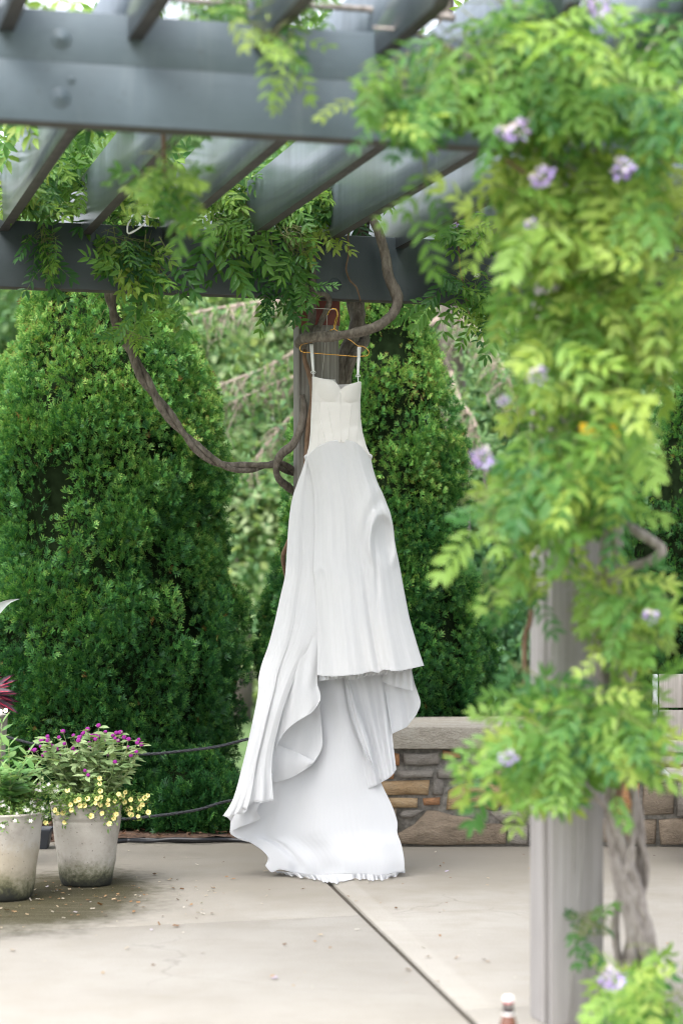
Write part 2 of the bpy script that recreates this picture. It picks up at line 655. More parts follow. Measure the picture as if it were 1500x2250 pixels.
M['arbor'] = leaf_mat('arborvitae_spray', [(0.0, (0.007, 0.042, 0.014)), (0.30, (0.026, 0.115, 0.027)), (0.62, (0.098, 0.25, 0.046)), (0.95, (0.31, 0.45, 0.11)), (1.0, (0.16, 0.07, 0.025))], 0.22, 0.55, 0.3)
M['arbor_core'] = plain('arborvitae_shade_core', (0.008, 0.014, 0.006), 0.95, 0.4, 20, 0.3, spec=0.0)
M['bgleaf'] = leaf_mat('tree_leaf', [(0.0, (0.055, 0.15, 0.075)), (0.4, (0.14, 0.27, 0.12)), (0.75, (0.26, 0.39, 0.18)), (1.0, (0.44, 0.52, 0.31))], 0.55, 0.5, 0.3)
M['lilac'] = leaf_mat('lilac_petal', [(0.0, (0.22, 0.11, 0.42)), (0.5, (0.45, 0.36, 0.72)), (0.85, (0.72, 0.66, 0.85)), (1.0, (0.75, 0.68, 0.55))], 0.35, 0.6, 0.2)
M['rope'] = plain('black_rope', (0.012, 0.014, 0.018), 0.7, 0.4, 60, 0.3)
M['rubber'] = plain('black_rubber', (0.012, 0.013, 0.017), 0.4, 0.3, 30, 0.0)
M['plastic'] = plain('dark_slate_plastic', (0.035, 0.04, 0.05), 0.5, 0.2, 10, 0.05)
M['soil'] = plain('potting_soil', (0.03, 0.02, 0.013), 0.95, 0.5, 60, 0.8)
M['mulch'] = plain('bark_mulch', (0.075, 0.042, 0.026), 0.95, 0.5, 35, 0.9)
M['joint'] = plain('joint_filler', (0.055, 0.046, 0.033), 0.95, 0.5, 60, 0.6)
M['bench_wood'] = m_wood('weathered_bench_slat', (0.20, 0.18, 0.16), (0.33, 0.305, 0.28), (0.43, 0.405, 0.38))
M['alu'] = plain('pale_metal', (0.55, 0.57, 0.60), 0.4, 0.08, 8, 0.0, metal=0.3)
M['black_metal'] = plain('black_metal', (0.012, 0.012, 0.013), 0.5, 0.2, 20, 0.0)
M['steel'] = plain('grey_steel', (0.13, 0.14, 0.15), 0.45, 0.2, 20, 0.1, metal=0.3)
M['wire'] = plain('pale_wire', (0.38, 0.37, 0.34), 0.45, 0.1, 20, 0.0)


def m_ground():
    k = NT('lawn')
    p = k.coord('pos')
    n1 = k.noise(p, 0.6, 5)
    n2 = k.noise(p, 25, 5)
    c = k.ramp(n1, [(0.3, (0.05, 0.10, 0.025)), (0.7, (0.10, 0.17, 0.045))])
    c = k.mix(k.mapr(n2, 0.4, 0.7, 0, 0.5), c, (0.04, 0.075, 0.02))
    k.base(c)
    k.set(Roughness=0.95)
    k.bump(n2, 0.8, 0.03)
    return k.m


M['lawn'] = m_ground()

# ------------------------------------------------------------------ ground, patio, bed
s = 400
part('ground', mesh('ground', [(-s, -s, -0.09), (s, -s, -0.09), (s, s, -0.09), (-s, s, -0.09)], [(0, 1, 2, 3)], M['lawn'], False)).__setitem__('kind', 'structure')
patio = thing('patio', (0, 0, 0), 'pale weathered concrete patio in large slabs under the pergola', 'patio', kind='structure')
JA, JB = np.array([-0.0527, 9.70]), np.array([0.425, 6.63])      # the wide diagonal joint
jd = (JB - JA) / np.linalg.norm(JB - JA)
jn = np.array([-jd[1], jd[0]])                                      # towards +x
CJ = np.array([-0.3575, 8.655])
u2 = np.array([1.005, 0.30]) / math.hypot(1.005, 0.30)


def xs(p, d, q, e):
    A = np.array([d, -e]).T
    t = np.linalg.solve(A, q - p)
    return p + d * t[0]


def slab(poly):
    n = len(poly)
    co = [(x, y, 0.0) for x, y in poly] + [(x, y, -0.085) for x, y in poly]
    F = [tuple(range(n)), tuple(reversed(range(n, 2 * n)))] + [(i, n + i, n + (i + 1) % n, (i + 1) % n) for i in range(n)]
    F[2:] = [tuple(reversed(f)) for f in F[2:]]
    o = part('slab', mesh('slab', co, F, M['concrete'], False), patio)
    bm = bmesh.new()
    bm.from_mesh(o.data)
    bmesh.ops.recalc_face_normals(bm, faces=bm.faces)
    bm.to_mesh(o.data)
    bm.free()
    bev(o, 0.006, 2)
    return o


ED = 11.2
back = (np.array([-8.0, ED]), np.array([1.0, 0.0]))
gl, gr = JA - jn * 0.014, JA + jn * 0.014
c0, c1 = CJ - np.array([-u2[1], u2[0]]) * 0.0035, CJ + np.array([-u2[1], u2[0]]) * 0.0035
lft = (np.array([-7.0, 0]), np.array([0, 1.0]))
frt = (np.array([0, -3.0]), np.array([1.0, 0]))
slab([xs(*lft, c1, u2), xs(gl, jd, c1, u2), xs(gl, jd, *back), xs(*lft, *back)])
c2 = CJ - np.array([-u2[1], u2[0]]) * 3.6
slab([xs(*lft, c2 + 0.004, u2), xs(gl, jd, c2 + 0.004, u2), xs(gl, jd, c0, u2), xs(*lft, c0, u2)])
slab([xs(*lft, *frt), xs(gl, jd, *frt), xs(gl, jd, c2, u2), xs(*lft, c2, u2)])
rgt = (np.array([8.0, 0]), np.array([0, 1.0]))
CR = P(900, 2224, 6500 / (2224 - HZ))[:2]
cr0, cr1 = CR - np.array([-u2[1], u2[0]]) * 0.003, CR + np.array([-u2[1], u2[0]]) * 0.003
slab([xs(gr, jd, cr1, u2), xs(*rgt, cr1, u2), xs(*rgt, *back), xs(gr, jd, *back)])
slab([xs(gr, jd, *frt), xs(*rgt, *frt), xs(*rgt, cr0, u2), xs(gr, jd, cr0, u2)])
ja, jb = xs(JA, jd, *back), xs(JA, jd, *frt)
nj = 60
co, F = [], []
for i in range(nj):
    q = ja + (jb - ja) * i / (nj - 1)
    for sgn in (-1, 1):
        co.append((*(q + jn * sgn * 0.0145), -0.016 + 0.003 * random.random()))
for i in range(nj - 1):
    F.append((2 * i, 2 * i + 1, 2 * i + 3, 2 * i + 2))
part('joint_filler', mesh('joint_filler', co, F, M['joint']), patio)

# planting bed behind the patio
nx, ny = 120, 24
co, F = [], []
for j in range(ny):
    for i in range(nx):
        x = -4.2 + 8.4 * i / (nx - 1)
        y = 11.205 + 2.6 * j / (ny - 1)
        z = 0.008 + 0.03 * mnoise.noise(Vector((x * 3, y * 3, 0))) + 0.012 * mnoise.noise(Vector((x * 17, y * 17, 3))) + 0.02 * (j > 0)
        co.append((x, y, z))
for j in range(ny - 1):
    for i in range(nx - 1):
        a = j * nx + i
        F.append((a, a + 1, a + nx + 1, a + nx))
part('planting_bed', mesh('planting_bed', co, F, M['mulch'])).__setitem__('kind', 'structure')
# mulch chips
n = 3500
pos = np.stack([rng.uniform(-2.6, 2.6, n), rng.uniform(11.22, 12.0, n), rng.uniform(0.01, 0.045, n)], 1)
d = rng.normal(size=(n, 3)) * [1, 1, 0.3]
Mx = frames(d, rng.normal(size=(n, 3)) * 0.5 + [0, 0, 1]) * rng.uniform(0.5, 1.3, n)[:, None, None]
tv = np.array([(-.018, -.005, 0), (.018, -.004, 0.002), (.016, .006, 0.004), (-.015, .005, 0.001), (0, 0, 0.006)])
M['chip'] = leaf_mat('mulch_chip', [(0, (0.03, 0.016, 0.01)), (0.5, (0.10, 0.052, 0.03)), (1, (0.20, 0.13, 0.085))], 0.0, 0.9, 0.1)
tag(part('mulch_chips', instances('mulch_chips', tv, [(0, 1, 4), (1, 2, 4), (2, 3, 4), (3, 0, 4)], Mx, pos, M['chip'], rng.uniform(0, 1, n))),
    'brown bark mulch chips on the bed below the evergreens', 'mulch', kind='stuff')

# ------------------------------------------------------------------ pergola
B0 = np.array([-0.1228, 10.09, 0])                  # rear post centre
BF = B0 - V * 0.1825                                # a point on the rear beam's camera face
ZB, ZT = 2.736, 3.041
FF = BF + V * -3.504
pergola = thing('pergola', tuple(B0), 'slate grey timber pergola on weathered square posts with angled rafters overhead', 'pergola')


def obox(c, half, mat, name, parent, bevel=0.004, ax=(U, V, Z)):
    m = MB().box(c, ax, half)
    o = part(name, m.get(name, mat, False), parent)
    return bev(o, bevel) if bevel else o


def tcen(a, b):
    return (a + b) / 2


# rear beam: camera-side ply and the ply behind the post
for nm, vo in (('beam', 0.045),):
    c = BF + V * vo
    o = obox(np.array([c[0], c[1], tcen(ZB, ZT)]) + U * 0.3, (3.2, 0.045, (ZT - ZB) / 2), M['paint'], nm, pergola, 0.006)
    if vo < 0.1:
        rear_beam = o
# front beam: two boards with a narrow check between them
ZFT = ZB + 0.325
zc = ZB + 0.175
fb = MB()
c = FF + V * 0.045
fb.box(np.array([c[0], c[1], (ZB + zc) / 2]) + U * 0.3, (U, V, Z), (3.0, 0.045, (zc - ZB) / 2))
front_beam = part('beam', fb.get('beam', M['paint_lit'], False), pergola)
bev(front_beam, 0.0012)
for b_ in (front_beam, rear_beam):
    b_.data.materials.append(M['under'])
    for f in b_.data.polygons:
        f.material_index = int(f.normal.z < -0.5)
fb2 = MB().box(np.array([c[0], c[1], (zc + 0.0005 + ZFT) / 2]) + U * 0.3, (U, V, Z), (3.0, 0.045, (ZFT - zc - 0.0005) / 2))
bev(part('upper_board', fb2.get('upper_board', M['paint_lit'], False), front_beam), 0.0012)


def on_plane(px, py, base, off=0.0):
    """world point where the sight line through a pixel meets the vertical plane through base along U"""
    dirv = np.array([(px - 750) / FPX, 1.0, -(py - HZ) / FPX])
    b = base + V * off
    t = np.dot(b[:2], V[:2]) / np.dot(dirv[:2], V[:2])
    return np.array([0, 0, CAM_H]) + dirv * t


def bolt(px, py, base, parent, r):
    p = on_plane(px, py, base)
    pm = parent.data.materials[0]
    prof = [(r, 0.0), (r, 0.3 * r), (0.86 * r, 0.62 * r), (0.5 * r, 0.85 * r), (0.001, 0.92 * r)]
    co, F = lathe(prof, 16)
    A = np.stack([U, Z, -V], 1)
    co = co @ A.T + p
    part('bolt', mesh('bolt', co, F, pm), parent)
    co2, F2 = lathe([(r * 1.9, 0.0005), (r * 1.85, 0.003), (r * 0.9, 0.0035)], 18)
    co2 = co2 @ A.T + p
    part('washer', mesh('washer', co2, F2, pm), parent)


for q in ((135, 85), (133, 215)):
    bolt(*q, FF, front_beam, 0.0155)
bolt(157, 176, FF, front_beam, 0.006)
for q in ((740, 551), (736, 626)):
    bolt(*q, BF, rear_beam, 0.017)

# rafters
RW, RH = 0.045, 0.26
sp = 0.376
r_anchor = on_plane(868, 540, BF)
u0 = float(np.dot(r_anchor - BF, U)) + RW / 2
for i in range(-9, 6):
    uu = u0 + i * sp
    zb = ZT - 0.052
    # the rafter notches over both beams and runs out past the front one
    va, vb = -3.504 - 0.62, 0.90
    c = BF + U * uu + V * ((va + vb) / 2)
    m = MB()
    h = RH / 2
    L = (vb - va) / 2
    # side profile with notches, as an extruded polygon
    f0, f1 = -3.504 - 0.001, -3.504 + 0.095
    g0, g1 = -0.001, 0.095
    k0, k1 = f1 + 0.185, f1 + 0.185 + 0.097
    h0, h1 = 0.2765, 0.2765 + 0.094
    zn = ZT + 0.001
    znf = ZFT + 0.001
    prof = [(va, zb + 0.03), (va + 0.05, zb), (f0, zb), (f0, znf), (f1, znf), (f1, zb),
            (g0, zb), (g0, zn), (g1, zn), (g1, zb), (vb - 0.05, zb), (vb, zb + 0.03), (vb, zb + RH), (va, zb + RH)]
    n = len(prof)
    co = []
    for sgn in (-1, 1):
        for (vv, zz) in prof:
            q = BF + U * (uu + sgn * RW / 2) + V * vv
            co.append((q[0], q[1], zz))
    F = [tuple(reversed(range(n))), tuple(range(n, 2 * n))] + [(i2, (i2 + 1) % n, n + (i2 + 1) % n, n + i2) for i2 in range(n)]
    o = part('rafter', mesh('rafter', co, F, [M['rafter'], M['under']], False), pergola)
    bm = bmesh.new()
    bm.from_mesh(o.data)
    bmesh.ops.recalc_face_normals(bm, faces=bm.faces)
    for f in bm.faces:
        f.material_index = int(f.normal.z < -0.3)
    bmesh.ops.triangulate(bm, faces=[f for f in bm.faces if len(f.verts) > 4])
    bm.to_mesh(o.data)
    bm.free()


def post(C, mat, ztop, zbot=0.0, half=0.095):
    core = MB().box((C[0], C[1], (zbot + ztop) / 2), (U, V, Z), (half - 0.012, half - 0.012, (ztop - zbot) / 2))
    p = part('post', core.get('post', mat, False), pergola)
    # facing boards with open grooves at the corners
    for sgn in (-1, 1):
        bev(part('facing_board', MB().box(np.array([C[0], C[1], (zbot + ztop) / 2 + 0.002]) + V * sgn * (half - 0.011), (U, V, Z), (half - 0.006, 0.011, (ztop - zbot) / 2)).get('facing_board', mat, False), p), 0.005)
        bev(part('facing_board', MB().box(np.array([C[0], C[1], (zbot + ztop) / 2 + 0.001]) + U * sgn * (half - 0.010) + V * 0.012, (U, V, Z), (0.011, half - 0.040, (ztop - zbot) / 2)).get('facing_board', mat, False), p), 0.004)
    return p


rear_post = post(B0, M['post'], 2.62)
rc = MB().box((B0[0], B0[1], 2.62 + (3.03 - 2.62) / 2), (U, V, Z), (0.0955, 0.0915, (3.03 - 2.62) / 2))
bev(part('red_post_top', rc.get('red_post_top', M['red'], False), rear_post, 'oxide red painted top of the rear post'), 0.003)
d_ = on_plane(1268, 1500, FF + V * 0.092)
C2 = np.array([d_[0], d_[1], 0]) + V * 0.095
front_post = post(C2, M['post_pale'], 3.02)
# tail of a string and a nail holding the hook
HY = 9.865

# ------------------------------------------------------------------ stone wall
WY = 11.0
wall = thing('stone_wall', (1.6, 11.3, 0), 'low fieldstone wall with a smooth concrete coping behind the dress', 'wall')
XW0, XW1 = -0.20, 4.2
ZC0, ZC1 = 0.517, 0.634
part('mortar_core', MB().box(((XW0 + XW1) / 2, 11.37, 0.255), (np.eye(3)), ((XW1 - XW0) / 2, 0.345, 0.2615)).get('mortar_core', M['mortar'], False), wall)
xj = [XW0 - 0.03, 1.75, 4.23]
for a, b in zip(xj[:-1], xj[1:]):
    o = part('coping_slab', MB().box(((a + b) / 2, 11.36, (ZC0 + ZC1) / 2), np.eye(3), ((b - a) / 2 - 0.002, 0.40, (ZC1 - ZC0) / 2)).get('coping_slab', M['coping'], False), wall)
    bev(o, 0.008, 3)


def stone(poly, mat, proud=0.03, seed=0):
    """poly: (x,z) outline on the wall face"""
    r0 = random.Random(seed)
    poly = [np.array(p, float) for p in poly]
    pts = []
    for i in range(len(poly)):
        a, b = poly[i], poly[(i + 1) % len(poly)]
        L = np.linalg.norm(b - a)
        k = max(1, min(3, int(L / 0.09)))
        for j in range(k):
            q = a + (b - a) * j / k
            pts.append(q + (np.array([r0.uniform(-1, 1), r0.uniform(-1, 1)]) * 0.006))
    c = sum(pts) / len(pts)
    n = len(pts)
    yf = WY + 0.025 - proud
    co = [(p[0], WY + 0.03, p[1]) for p in pts]
    co += [(p[0], yf + 0.014 + r0.uniform(-.004, .004), p[1]) for p in pts]
    ins = []
    for p in pts:
        d = c - p
        L = np.linalg.norm(d) + 1e-6
        q = p + d / L * min(0.014, L * 0.3)
        ins.append((q[0], yf + r0.uniform(-.005, .005), q[1]))
    co += ins
    co.append((c[0], yf - r0.uniform(-0.002, 0.010), c[1]))
    F = []
    for i in range(n):
        j = (i + 1) % n
        F.append((i, j, n + j, n + i))
        F.append((n + i, n + j, 2 * n + j, 2 * n + i))
        F.append((2 * n + i, 2 * n + j, 3 * n))
    o = part('stone', mesh('stone', co, F, M[mat], False), wall)
    return o


def wp(cx, cy):
    px, py = 850 + cx / 4.286, 1550 + cy / 4.286
    p = P(px, py, WY - 0.01)
    return (p[0], max(0.012, p[2]))


def rect(x0, y0, x1, y1, j=0):
    return [wp(x0, y0 + j), wp(x1, y0), wp(x1, y1), wp(x0, y1)]


hand = [(rect(60, 455, 118, 565), 'st_orange'), (rect(157, 447, 492, 560, 8), 'st_grey'), (rect(515, 435, 690, 503), 'st_orange'),
        (rect(103, 610, 436, 682, 10), 'st_grey'), (rect(-40, 640, 70, 695), 'st_orange'), (rect(-60, 715, 398, 845, 12), 'st_tan'),
        (rect(430, 690, 535, 850), 'st_grey'), (rect(480, 600, 830, 685), 'st_grey'), (rect(20, 882, 295, 960), 'st_tan'),
        (rect(338, 878, 508, 937), 'st_orange'),
        ([wp(556, 985), wp(575, 800), wp(700, 750), wp(930, 735), wp(1130, 735), wp(1120, 930), wp(1000, 985), wp(860, 970)], 'st_tan'),
        ([wp(112, 1030), wp(150, 985), wp(350, 990), wp(240, 1060), wp(150, 1075)], 'st_grey'),
        ([wp(100, 1215), wp(250, 1120), wp(390, 990), wp(480, 1005), wp(620, 1045), wp(760, 1060), wp(940, 1118), wp(1090, 1128), wp(1132, 1160), wp(1130, 1330), wp(130, 1335)], 'st_brown'),
        ([wp(960, 1010), wp(1150, 990), wp(1310, 985), wp(1310, 1100), wp(1080, 1112)], 'st_grey'),
        (rect(1145, 1145, 1330, 1325), 'st_grey'), (rect(715, 440, 960, 580, 6), 'st_grey'), (rect(985, 440, 1330, 520), 'st_tan'), (rect(860, 600, 1330, 715), 'st_brown'),
        (rect(985, 540, 1330, 582), 'st_grey'), (rect(1150, 740, 1330, 960), 'st_brown'),
        (rect(-40, 980, 85, 1180), 'st_brown'), (rect(-40, 455, 40, 610), 'st_grey'), (rect(-40, 1225, 85, 1330), 'st_grey'),
        (rect(-40, 882, 5, 960), 'st_grey')]
for i, (pl, m) in enumerate(hand):
    stone(pl, m, random.uniform(0.026, 0.045), i)
# the rest in random courses
x_end = wp(1340, 0)[0]
rs = random.Random(5)
mats = ['st_grey', 'st_brown', 'st_grey', 'st_tan', 'st_brown', 'st_orange']


def courses(xa, xb):
    z = 0.014
    while z < 0.47:
        hh = rs.choice([0.07, 0.10, 0.15, 0.19])
        if z + hh > 0.44:
            hh = 0.508 - z
        x = xa
        while x < xb - 0.02:
            ww = min(rs.uniform(0.14, 0.42), xb - x)
            if xb - (x + ww) < 0.1:
                ww = xb - x
            g = 0.009
            jt = [rs.uniform(-.008, .008) for _ in range(4)]
            stone([(x + g, z + max(0, jt[0])), (x + ww - g, z + max(0, jt[1])), (x + ww - g + jt[2], z + hh - 0.018 + jt[3]), (x + g + jt[1], z + hh - 0.018 + jt[0])], rs.choice(mats), rs.uniform(0.02, 0.045), rs.randrange(9999))
            x += ww
        z += hh


courses(x_end + 0.01, XW1 - 0.01)
courses(XW0 + 0.01, wp(-55, 0)[0])

# ------------------------------------------------------------------ wedding dress
dress = thing('wedding_dress', (-0.02, 9.85, 0.0), 'white bridal gown with thin straps, draped skirt and long train hanging from the rear post', 'dress')


def coons(top, right, bottom, left, depth, ns=90, nt_=120):
    """four pixel outlines (top and bottom run left to right, left and right run top to bottom)"""
    T, B_ = cat_mull(top, ns), cat_mull(bottom, ns)
    L, Rr = cat_mull(left, nt_), cat_mull(right, nt_)
    s_, t_ = np.linspace(0, 1, ns), np.linspace(0, 1, nt_)
    S, TT = np.meshgrid(s_, t_)
    P2 = ((1 - TT)[..., None] * T[None] + TT[..., None] * B_[None] + (1 - S)[..., None] * L[:, None] + S[..., None] * Rr[:, None]
          - ((1 - S) * (1 - TT))[..., None] * T[0] - (S * (1 - TT))[..., None] * T[-1] - ((1 - S) * TT)[..., None] * B_[0] - (S * TT)[..., None] * B_[-1])
    Y = depth(S, TT, P2)
    X = (P2[..., 0] - 750) / FPX * Y
    Zz = CAM_H - (P2[..., 1] - HZ) / FPX * Y
    return np.stack([X, Y, np.maximum(Zz, 0.004)], -1), S, TT


def grid_mesh(name, G, S, T, mat):
    nt_, ns = G.shape[:2]
    i = np.arange(nt_ - 1)[:, None] * ns + np.arange(ns - 1)[None]
    Q = np.stack([i, i + ns, i + ns + 1, i + 1], -1).reshape(-1, 4)
    uv = np.stack([S.ravel(), T.ravel()], 1)
    return raw_mesh(name, G.reshape(-1, 3), Q.ravel(), np.arange(len(Q)) * 4, mat, True, uv=uv)


def cloth(name, top, right, bottom, left, depth, mat, parent=None, hem=None, ns=90, nt_=120, hr=0.0013, thick=0.0008):
    G, S, T = coons(top, right, bottom, left, depth, ns, nt_)
    o = part(name, grid_mesh(name, G, S, T, mat), parent or dress)
    sm = o.modifiers.new('thickness', 'SOLIDIFY')
    sm.thickness = thick
    for e in (hem or ''):
        line = {'b': G[-1], 'l': G[:, 0], 'r': G[:, -1], 't': G[0]}[e]
        co, F = tube_data(line[::1], hr, 6)
        part('rolled_hem', mesh('rolled_hem', co, F, M['organza']), o)
    return o, G


def sn(x):
    return np.sin(2 * math.pi * x)


def gauss(x, c, w_):
    return np.exp(-((x - c) / w_) ** 2)


# bodice: a closed tube with cups
def edge_l(y):
    return np.interp(y, [826, 850, 880, 920, 950, 980, 1003, 1015], [687, 687, 686, 684, 683, 680, 674, 670])


def edge_r(y):
    return np.interp(y, [826, 840, 850, 880, 920, 950, 980, 1003, 1015], [791, 792, 792, 790, 791, 795, 803, 813, 816])


def y_top(x):
    return np.interp(x, [684, 689, 700, 715, 730, 738, 744, 748, 754, 764, 776, 786, 790, 795], [828, 828, 831, 834, 837, 842, 850, 857, 852, 847, 843, 840, 839, 840])


def y_bot(x):
    return np.interp(x, [670, 676, 700, 725, 750, 780, 800, 813], [1010, 1003, 986, 975, 972, 978, 992, 1010])


nth, nz = 128, 90
co = []
uvs = []
th = np.linspace(0, 2 * math.pi, nth, endpoint=False)
for j in range(nz):
    t = j / (nz - 1)
    for a in th:
        front = math.cos(a) >= 0
        y0 = 900.0
        for _ in range(3):
            cx, hw = (edge_l(y0) + edge_r(y0)) / 2, (edge_r(y0) - edge_l(y0)) / 2
            sx = cx + hw * math.sin(a)
            yt = y_top(sx) if front else y_top(687 if math.sin(a) < 0 else 791) + 6 * math.cos(a) ** 2
            yb = y_bot(sx)
            y0 = yt + (yb - yt) * t
        cx, hw = (edge_l(y0) + edge_r(y0)) / 2, (edge_r(y0) - edge_l(y0)) / 2
        sx = cx + hw * math.sin(a)
        dep = 0.062 * (abs(math.cos(a)) ** 0.8) * (1 if front else -0.6)
        if front:
            for (ux, uy, wx, wy, am) in ((721, 856, 24, 26, 0.009), (770, 862, 19, 24, 0.009)):
                q = ((sx - ux) / wx) ** 2 + ((y0 - uy) / wy) ** 2
                bumpv = am * max(0.0, 1 - q) ** 0.9
                dep += bumpv
            dep -= 0.006 * math.exp(-((sx - 747) / 7) ** 2) * math.exp(-((y0 - 858) / 26) ** 2)
            dep -= 0.002 * math.exp(-((y0 - 884) / 4) ** 2)
        if front:
            dep += 0.0028 * math.sin((y0 + 0.35 * sx) * 0.16) * math.exp(-((y0 - 945) / 32) ** 2) * (0.4 + 0.6 * abs(math.sin(a)))
            dep += 0.002 * mnoise.noise(Vector((sx * 0.05, y0 * 0.035, 2.0)))
        co.append(P(sx, y0, 9.845 - dep))
        uvs.append((a / 6.283, t))
F = []
for j in range(nz - 1):
    for i in range(nth):
        k = (i + 1) % nth
        F.append((j * nth + i, (j + 1) * nth + i, (j + 1) * nth + k, j * nth + k))
bod = part('bodice', mesh('bodice', co, F, M['satin'], uv=uvs), dress, 'ivory satin corset bodice with sweetheart neckline')
bod.modifiers.new('thickness', 'SOLIDIFY').thickness = -0.003
bco = np.array(co).reshape(nz, nth, 3)


def on_bodice(px, py):
    """nearest front-surface point"""
    pp = bco.reshape(-1, 3)
    sel = pp[pp[:, 1] < 9.846]
    qx = 750 + sel[:, 0] / sel[:, 1] * FPX
    qy = HZ - (sel[:, 2] - CAM_H) / sel[:, 1] * FPX
    i = np.argsort((qx - px) ** 2 + (qy - py) ** 2)[:4]
    Yv = sel[i, 1].mean()
    return P(px, py, Yv - 0.0018)


for a, b in (((689, 872), (717, 974)), ((720, 888), (734, 970)), ((748, 860), (749, 970)), ((771, 890), (763, 971)), ((787, 902), (781, 976)), ((702, 880), (700, 984))):
    pts = [on_bodice(a[0] + (b[0] - a[0]) * t, a[1] + (b[1] - a[1]) * t) for t in np.linspace(0, 1, 9)]
    tube('boning_seam', pts, 0.0034, M['satin'], bod, n=24, nseg=6)
# cup under-seams and neckline binding
for arc in (((700, 872), (708, 879), (722, 882), (735, 878), (743, 866)), ((752, 868), (760, 880), (772, 885), (784, 884))):
    tube('cup_seam', [on_bodice(*q) for q in arc], 0.0018, M['satin'], bod, n=24, nseg=6)
tube('neck_binding', [bco[0, i] for i in list(range(-32, 33))], 0.0022, M['satin'], bod, n=100, nseg=6)
# straps: doubled ribbons over the hanger with little bows
for (xa, ya, xb, yb, nm) in ((683, 756, 688, 830, 'l'), (788, 762, 786, 838, 'r')):
    st = thing_strap = None
    m = MB()
    for off in (-1.0, 2.6):
        top_ = P(xa + off * 1.1, ya, HY - 0.006)
        bot_ = P(xb + off * 0.15, yb - 14, 9.835)
        pts = cat_mull([top_, (top_ + bot_) / 2 + [0, -0.004, 0], bot_], 14)
        wv = np.array([0.0045, 0.001, 0])
        cc = np.vstack([pts - wv, pts + wv])
        m.add(cc, [(i, i + 1, 14 + i + 1, 14 + i) for i in range(13)])
    q = P(xb, yb - 12, 9.832)
    m.tube([q, P(xb + 1, yb + 3, 9.83)], 0.0022, 6)
    so = part('strap', m.get('strap', M['strap']), dress)
    so.modifiers.new('thickness', 'SOLIDIFY').thickness = 0.0012
    bm_ = MB()
    for sg in (-1, 1):
        bm_.tube([q, q + [0.007 * sg, -0.004, 0.005], q + [0.011 * sg, -0.004, -0.001], q + [0.006 * sg, -0.003, -0.005], q], 0.0012, 5)
    part('bow', bm_.get('bow', M['strap']), so)

# --- skirt layers, front to back
WAIST = [(672, 1005), (686, 990), (706, 977), (728, 969), (750, 966), (778, 971), (798, 986), (814, 1004)]


def d_front(S, T, Q):
    amp = 0.25 + 0.75 * T
    arc = np.sqrt(np.clip(1 - (1.55 * S - 0.55) ** 2, 0, 1))
    base = 9.85 - (0.075 + 0.09 * T) * np.where(S < 0.355, 1.0, arc) + 0.0
    base = base + (0.030 + 0.055 * T) * np.clip((0.355 - S) / 0.355, 0, 1) ** 1.5
    ph = 0.06 * sn(T * 0.8 + 0.1)
    f = 0.011 * sn(2.3 * S + ph + 0.15 + 0.15 * sn(1.3 * S)) + 0.004 * sn(5.2 * S + 0.4 + ph * 2 + 0.25 * sn(0.7 * T)) + 0.0010 * sn(13.3 * S + 0.7 - ph)
    # deep centre pleats that open at the hem
    c = 0.40 + 0.06 * T
    f = f + 0.010 * T * (gauss(S, c, 0.03) + 0.8 * gauss(S, c + 0.12, 0.025) + 0.5 * gauss(S, c - 0.13, 0.03))
    # the swelling fold at the right hip: a soft rim round a hollow
    qx, qy = Q[..., 0], Q[..., 1]
    rr = np.sqrt(((qx - 842) / 30) ** 2 + ((qy - 1192) / 66) ** 2)
    fade = 1 / (1 + np.exp((qy - 1225) / 14))
    g = (-0.030 * np.exp(-((rr - 1) / 0.26) ** 2) * fade + 0.016 * np.exp(-(rr / 0.62) ** 2) * fade - 0.012 * np.exp(-((rr - 1.75) / 0.4) ** 2) * fade / (1 + np.exp((qy - 1170) / 10)))
    g = g + 0.010 * np.exp(-((qx - 826 - (qy - 1240) * 0.03) / 5) ** 2) * np.exp(-((qy - 1290) / 70) ** 2)
    # a small lifted tuck by the left edge
    r2 = np.sqrt(((qx - 703) / 11) ** 2 + ((qy - 1272) / 26) ** 2)
    g = g + 0.3 * (-0.010 * np.exp(-((r2 - 1) / 0.35) ** 2) + 0.007 * np.exp(-(r2 / 0.6) ** 2)) / (1 + np.exp((qy - 1285) / 8))
    return base + f * amp + g


F_left = [(672, 1005), (684, 1050), (690, 1110), (691, 1180), (688, 1240), (692, 1300), (696, 1380), (697, 1440), (697, 1483)]
F_right = [(814, 1004), (820, 1032), (830, 1062), (841, 1085), (850, 1108), (858, 1130), (864, 1160), (868, 1195), (879, 1250), (888, 1300), (900, 1360), (912, 1402), (921, 1432), (931, 1462)]
F_bot = [(697, 1483), (730, 1486), (760, 1484), (790, 1481), (815, 1475), (830, 1478), (843, 1471), (870, 1474), (905, 1468), (931, 1462)]
fs, GF = cloth('front_skirt', WAIST, F_right, F_bot, F_left, d_front, M['chiffon'], hem='b', ns=170, nt_=230)
fs['label'] = 'smooth white front skirt panel ending in a rolled hem'
for side, q in (((-1), (672, 1004)), (1, (814, 1003))):
    pts = [P(q[0] - side * 6, q[1] - 6, 9.84), P(q[0] + side * 1, q[1] - 1, 9.835), P(q[0] - side * 1, q[1] + 9, 9.84)]
    tube('hip_tuck', pts, [0.003, 0.0065, 0.003], M['chiffon'], fs, n=16, nseg=10)


def d_back(S, T, Q):
    return 9.875 + 0.06 * np.sqrt(np.clip(1 - (2 * S - 1) ** 2, 0, 1)) + 0.008 * T * sn(6 * S)


cloth('back_skirt', [(674, 1006), (744, 985), (812, 1006)], [(q[0] - 4, q[1]) for q in F_right], [(650, 1490), (780, 1490), (925, 1464)],
      [(674, 1006), (655, 1070), (640, 1150), (635, 1260), (640, 1400), (650, 1490)], d_back, M['chiffon'], ns=60, nt_=60)


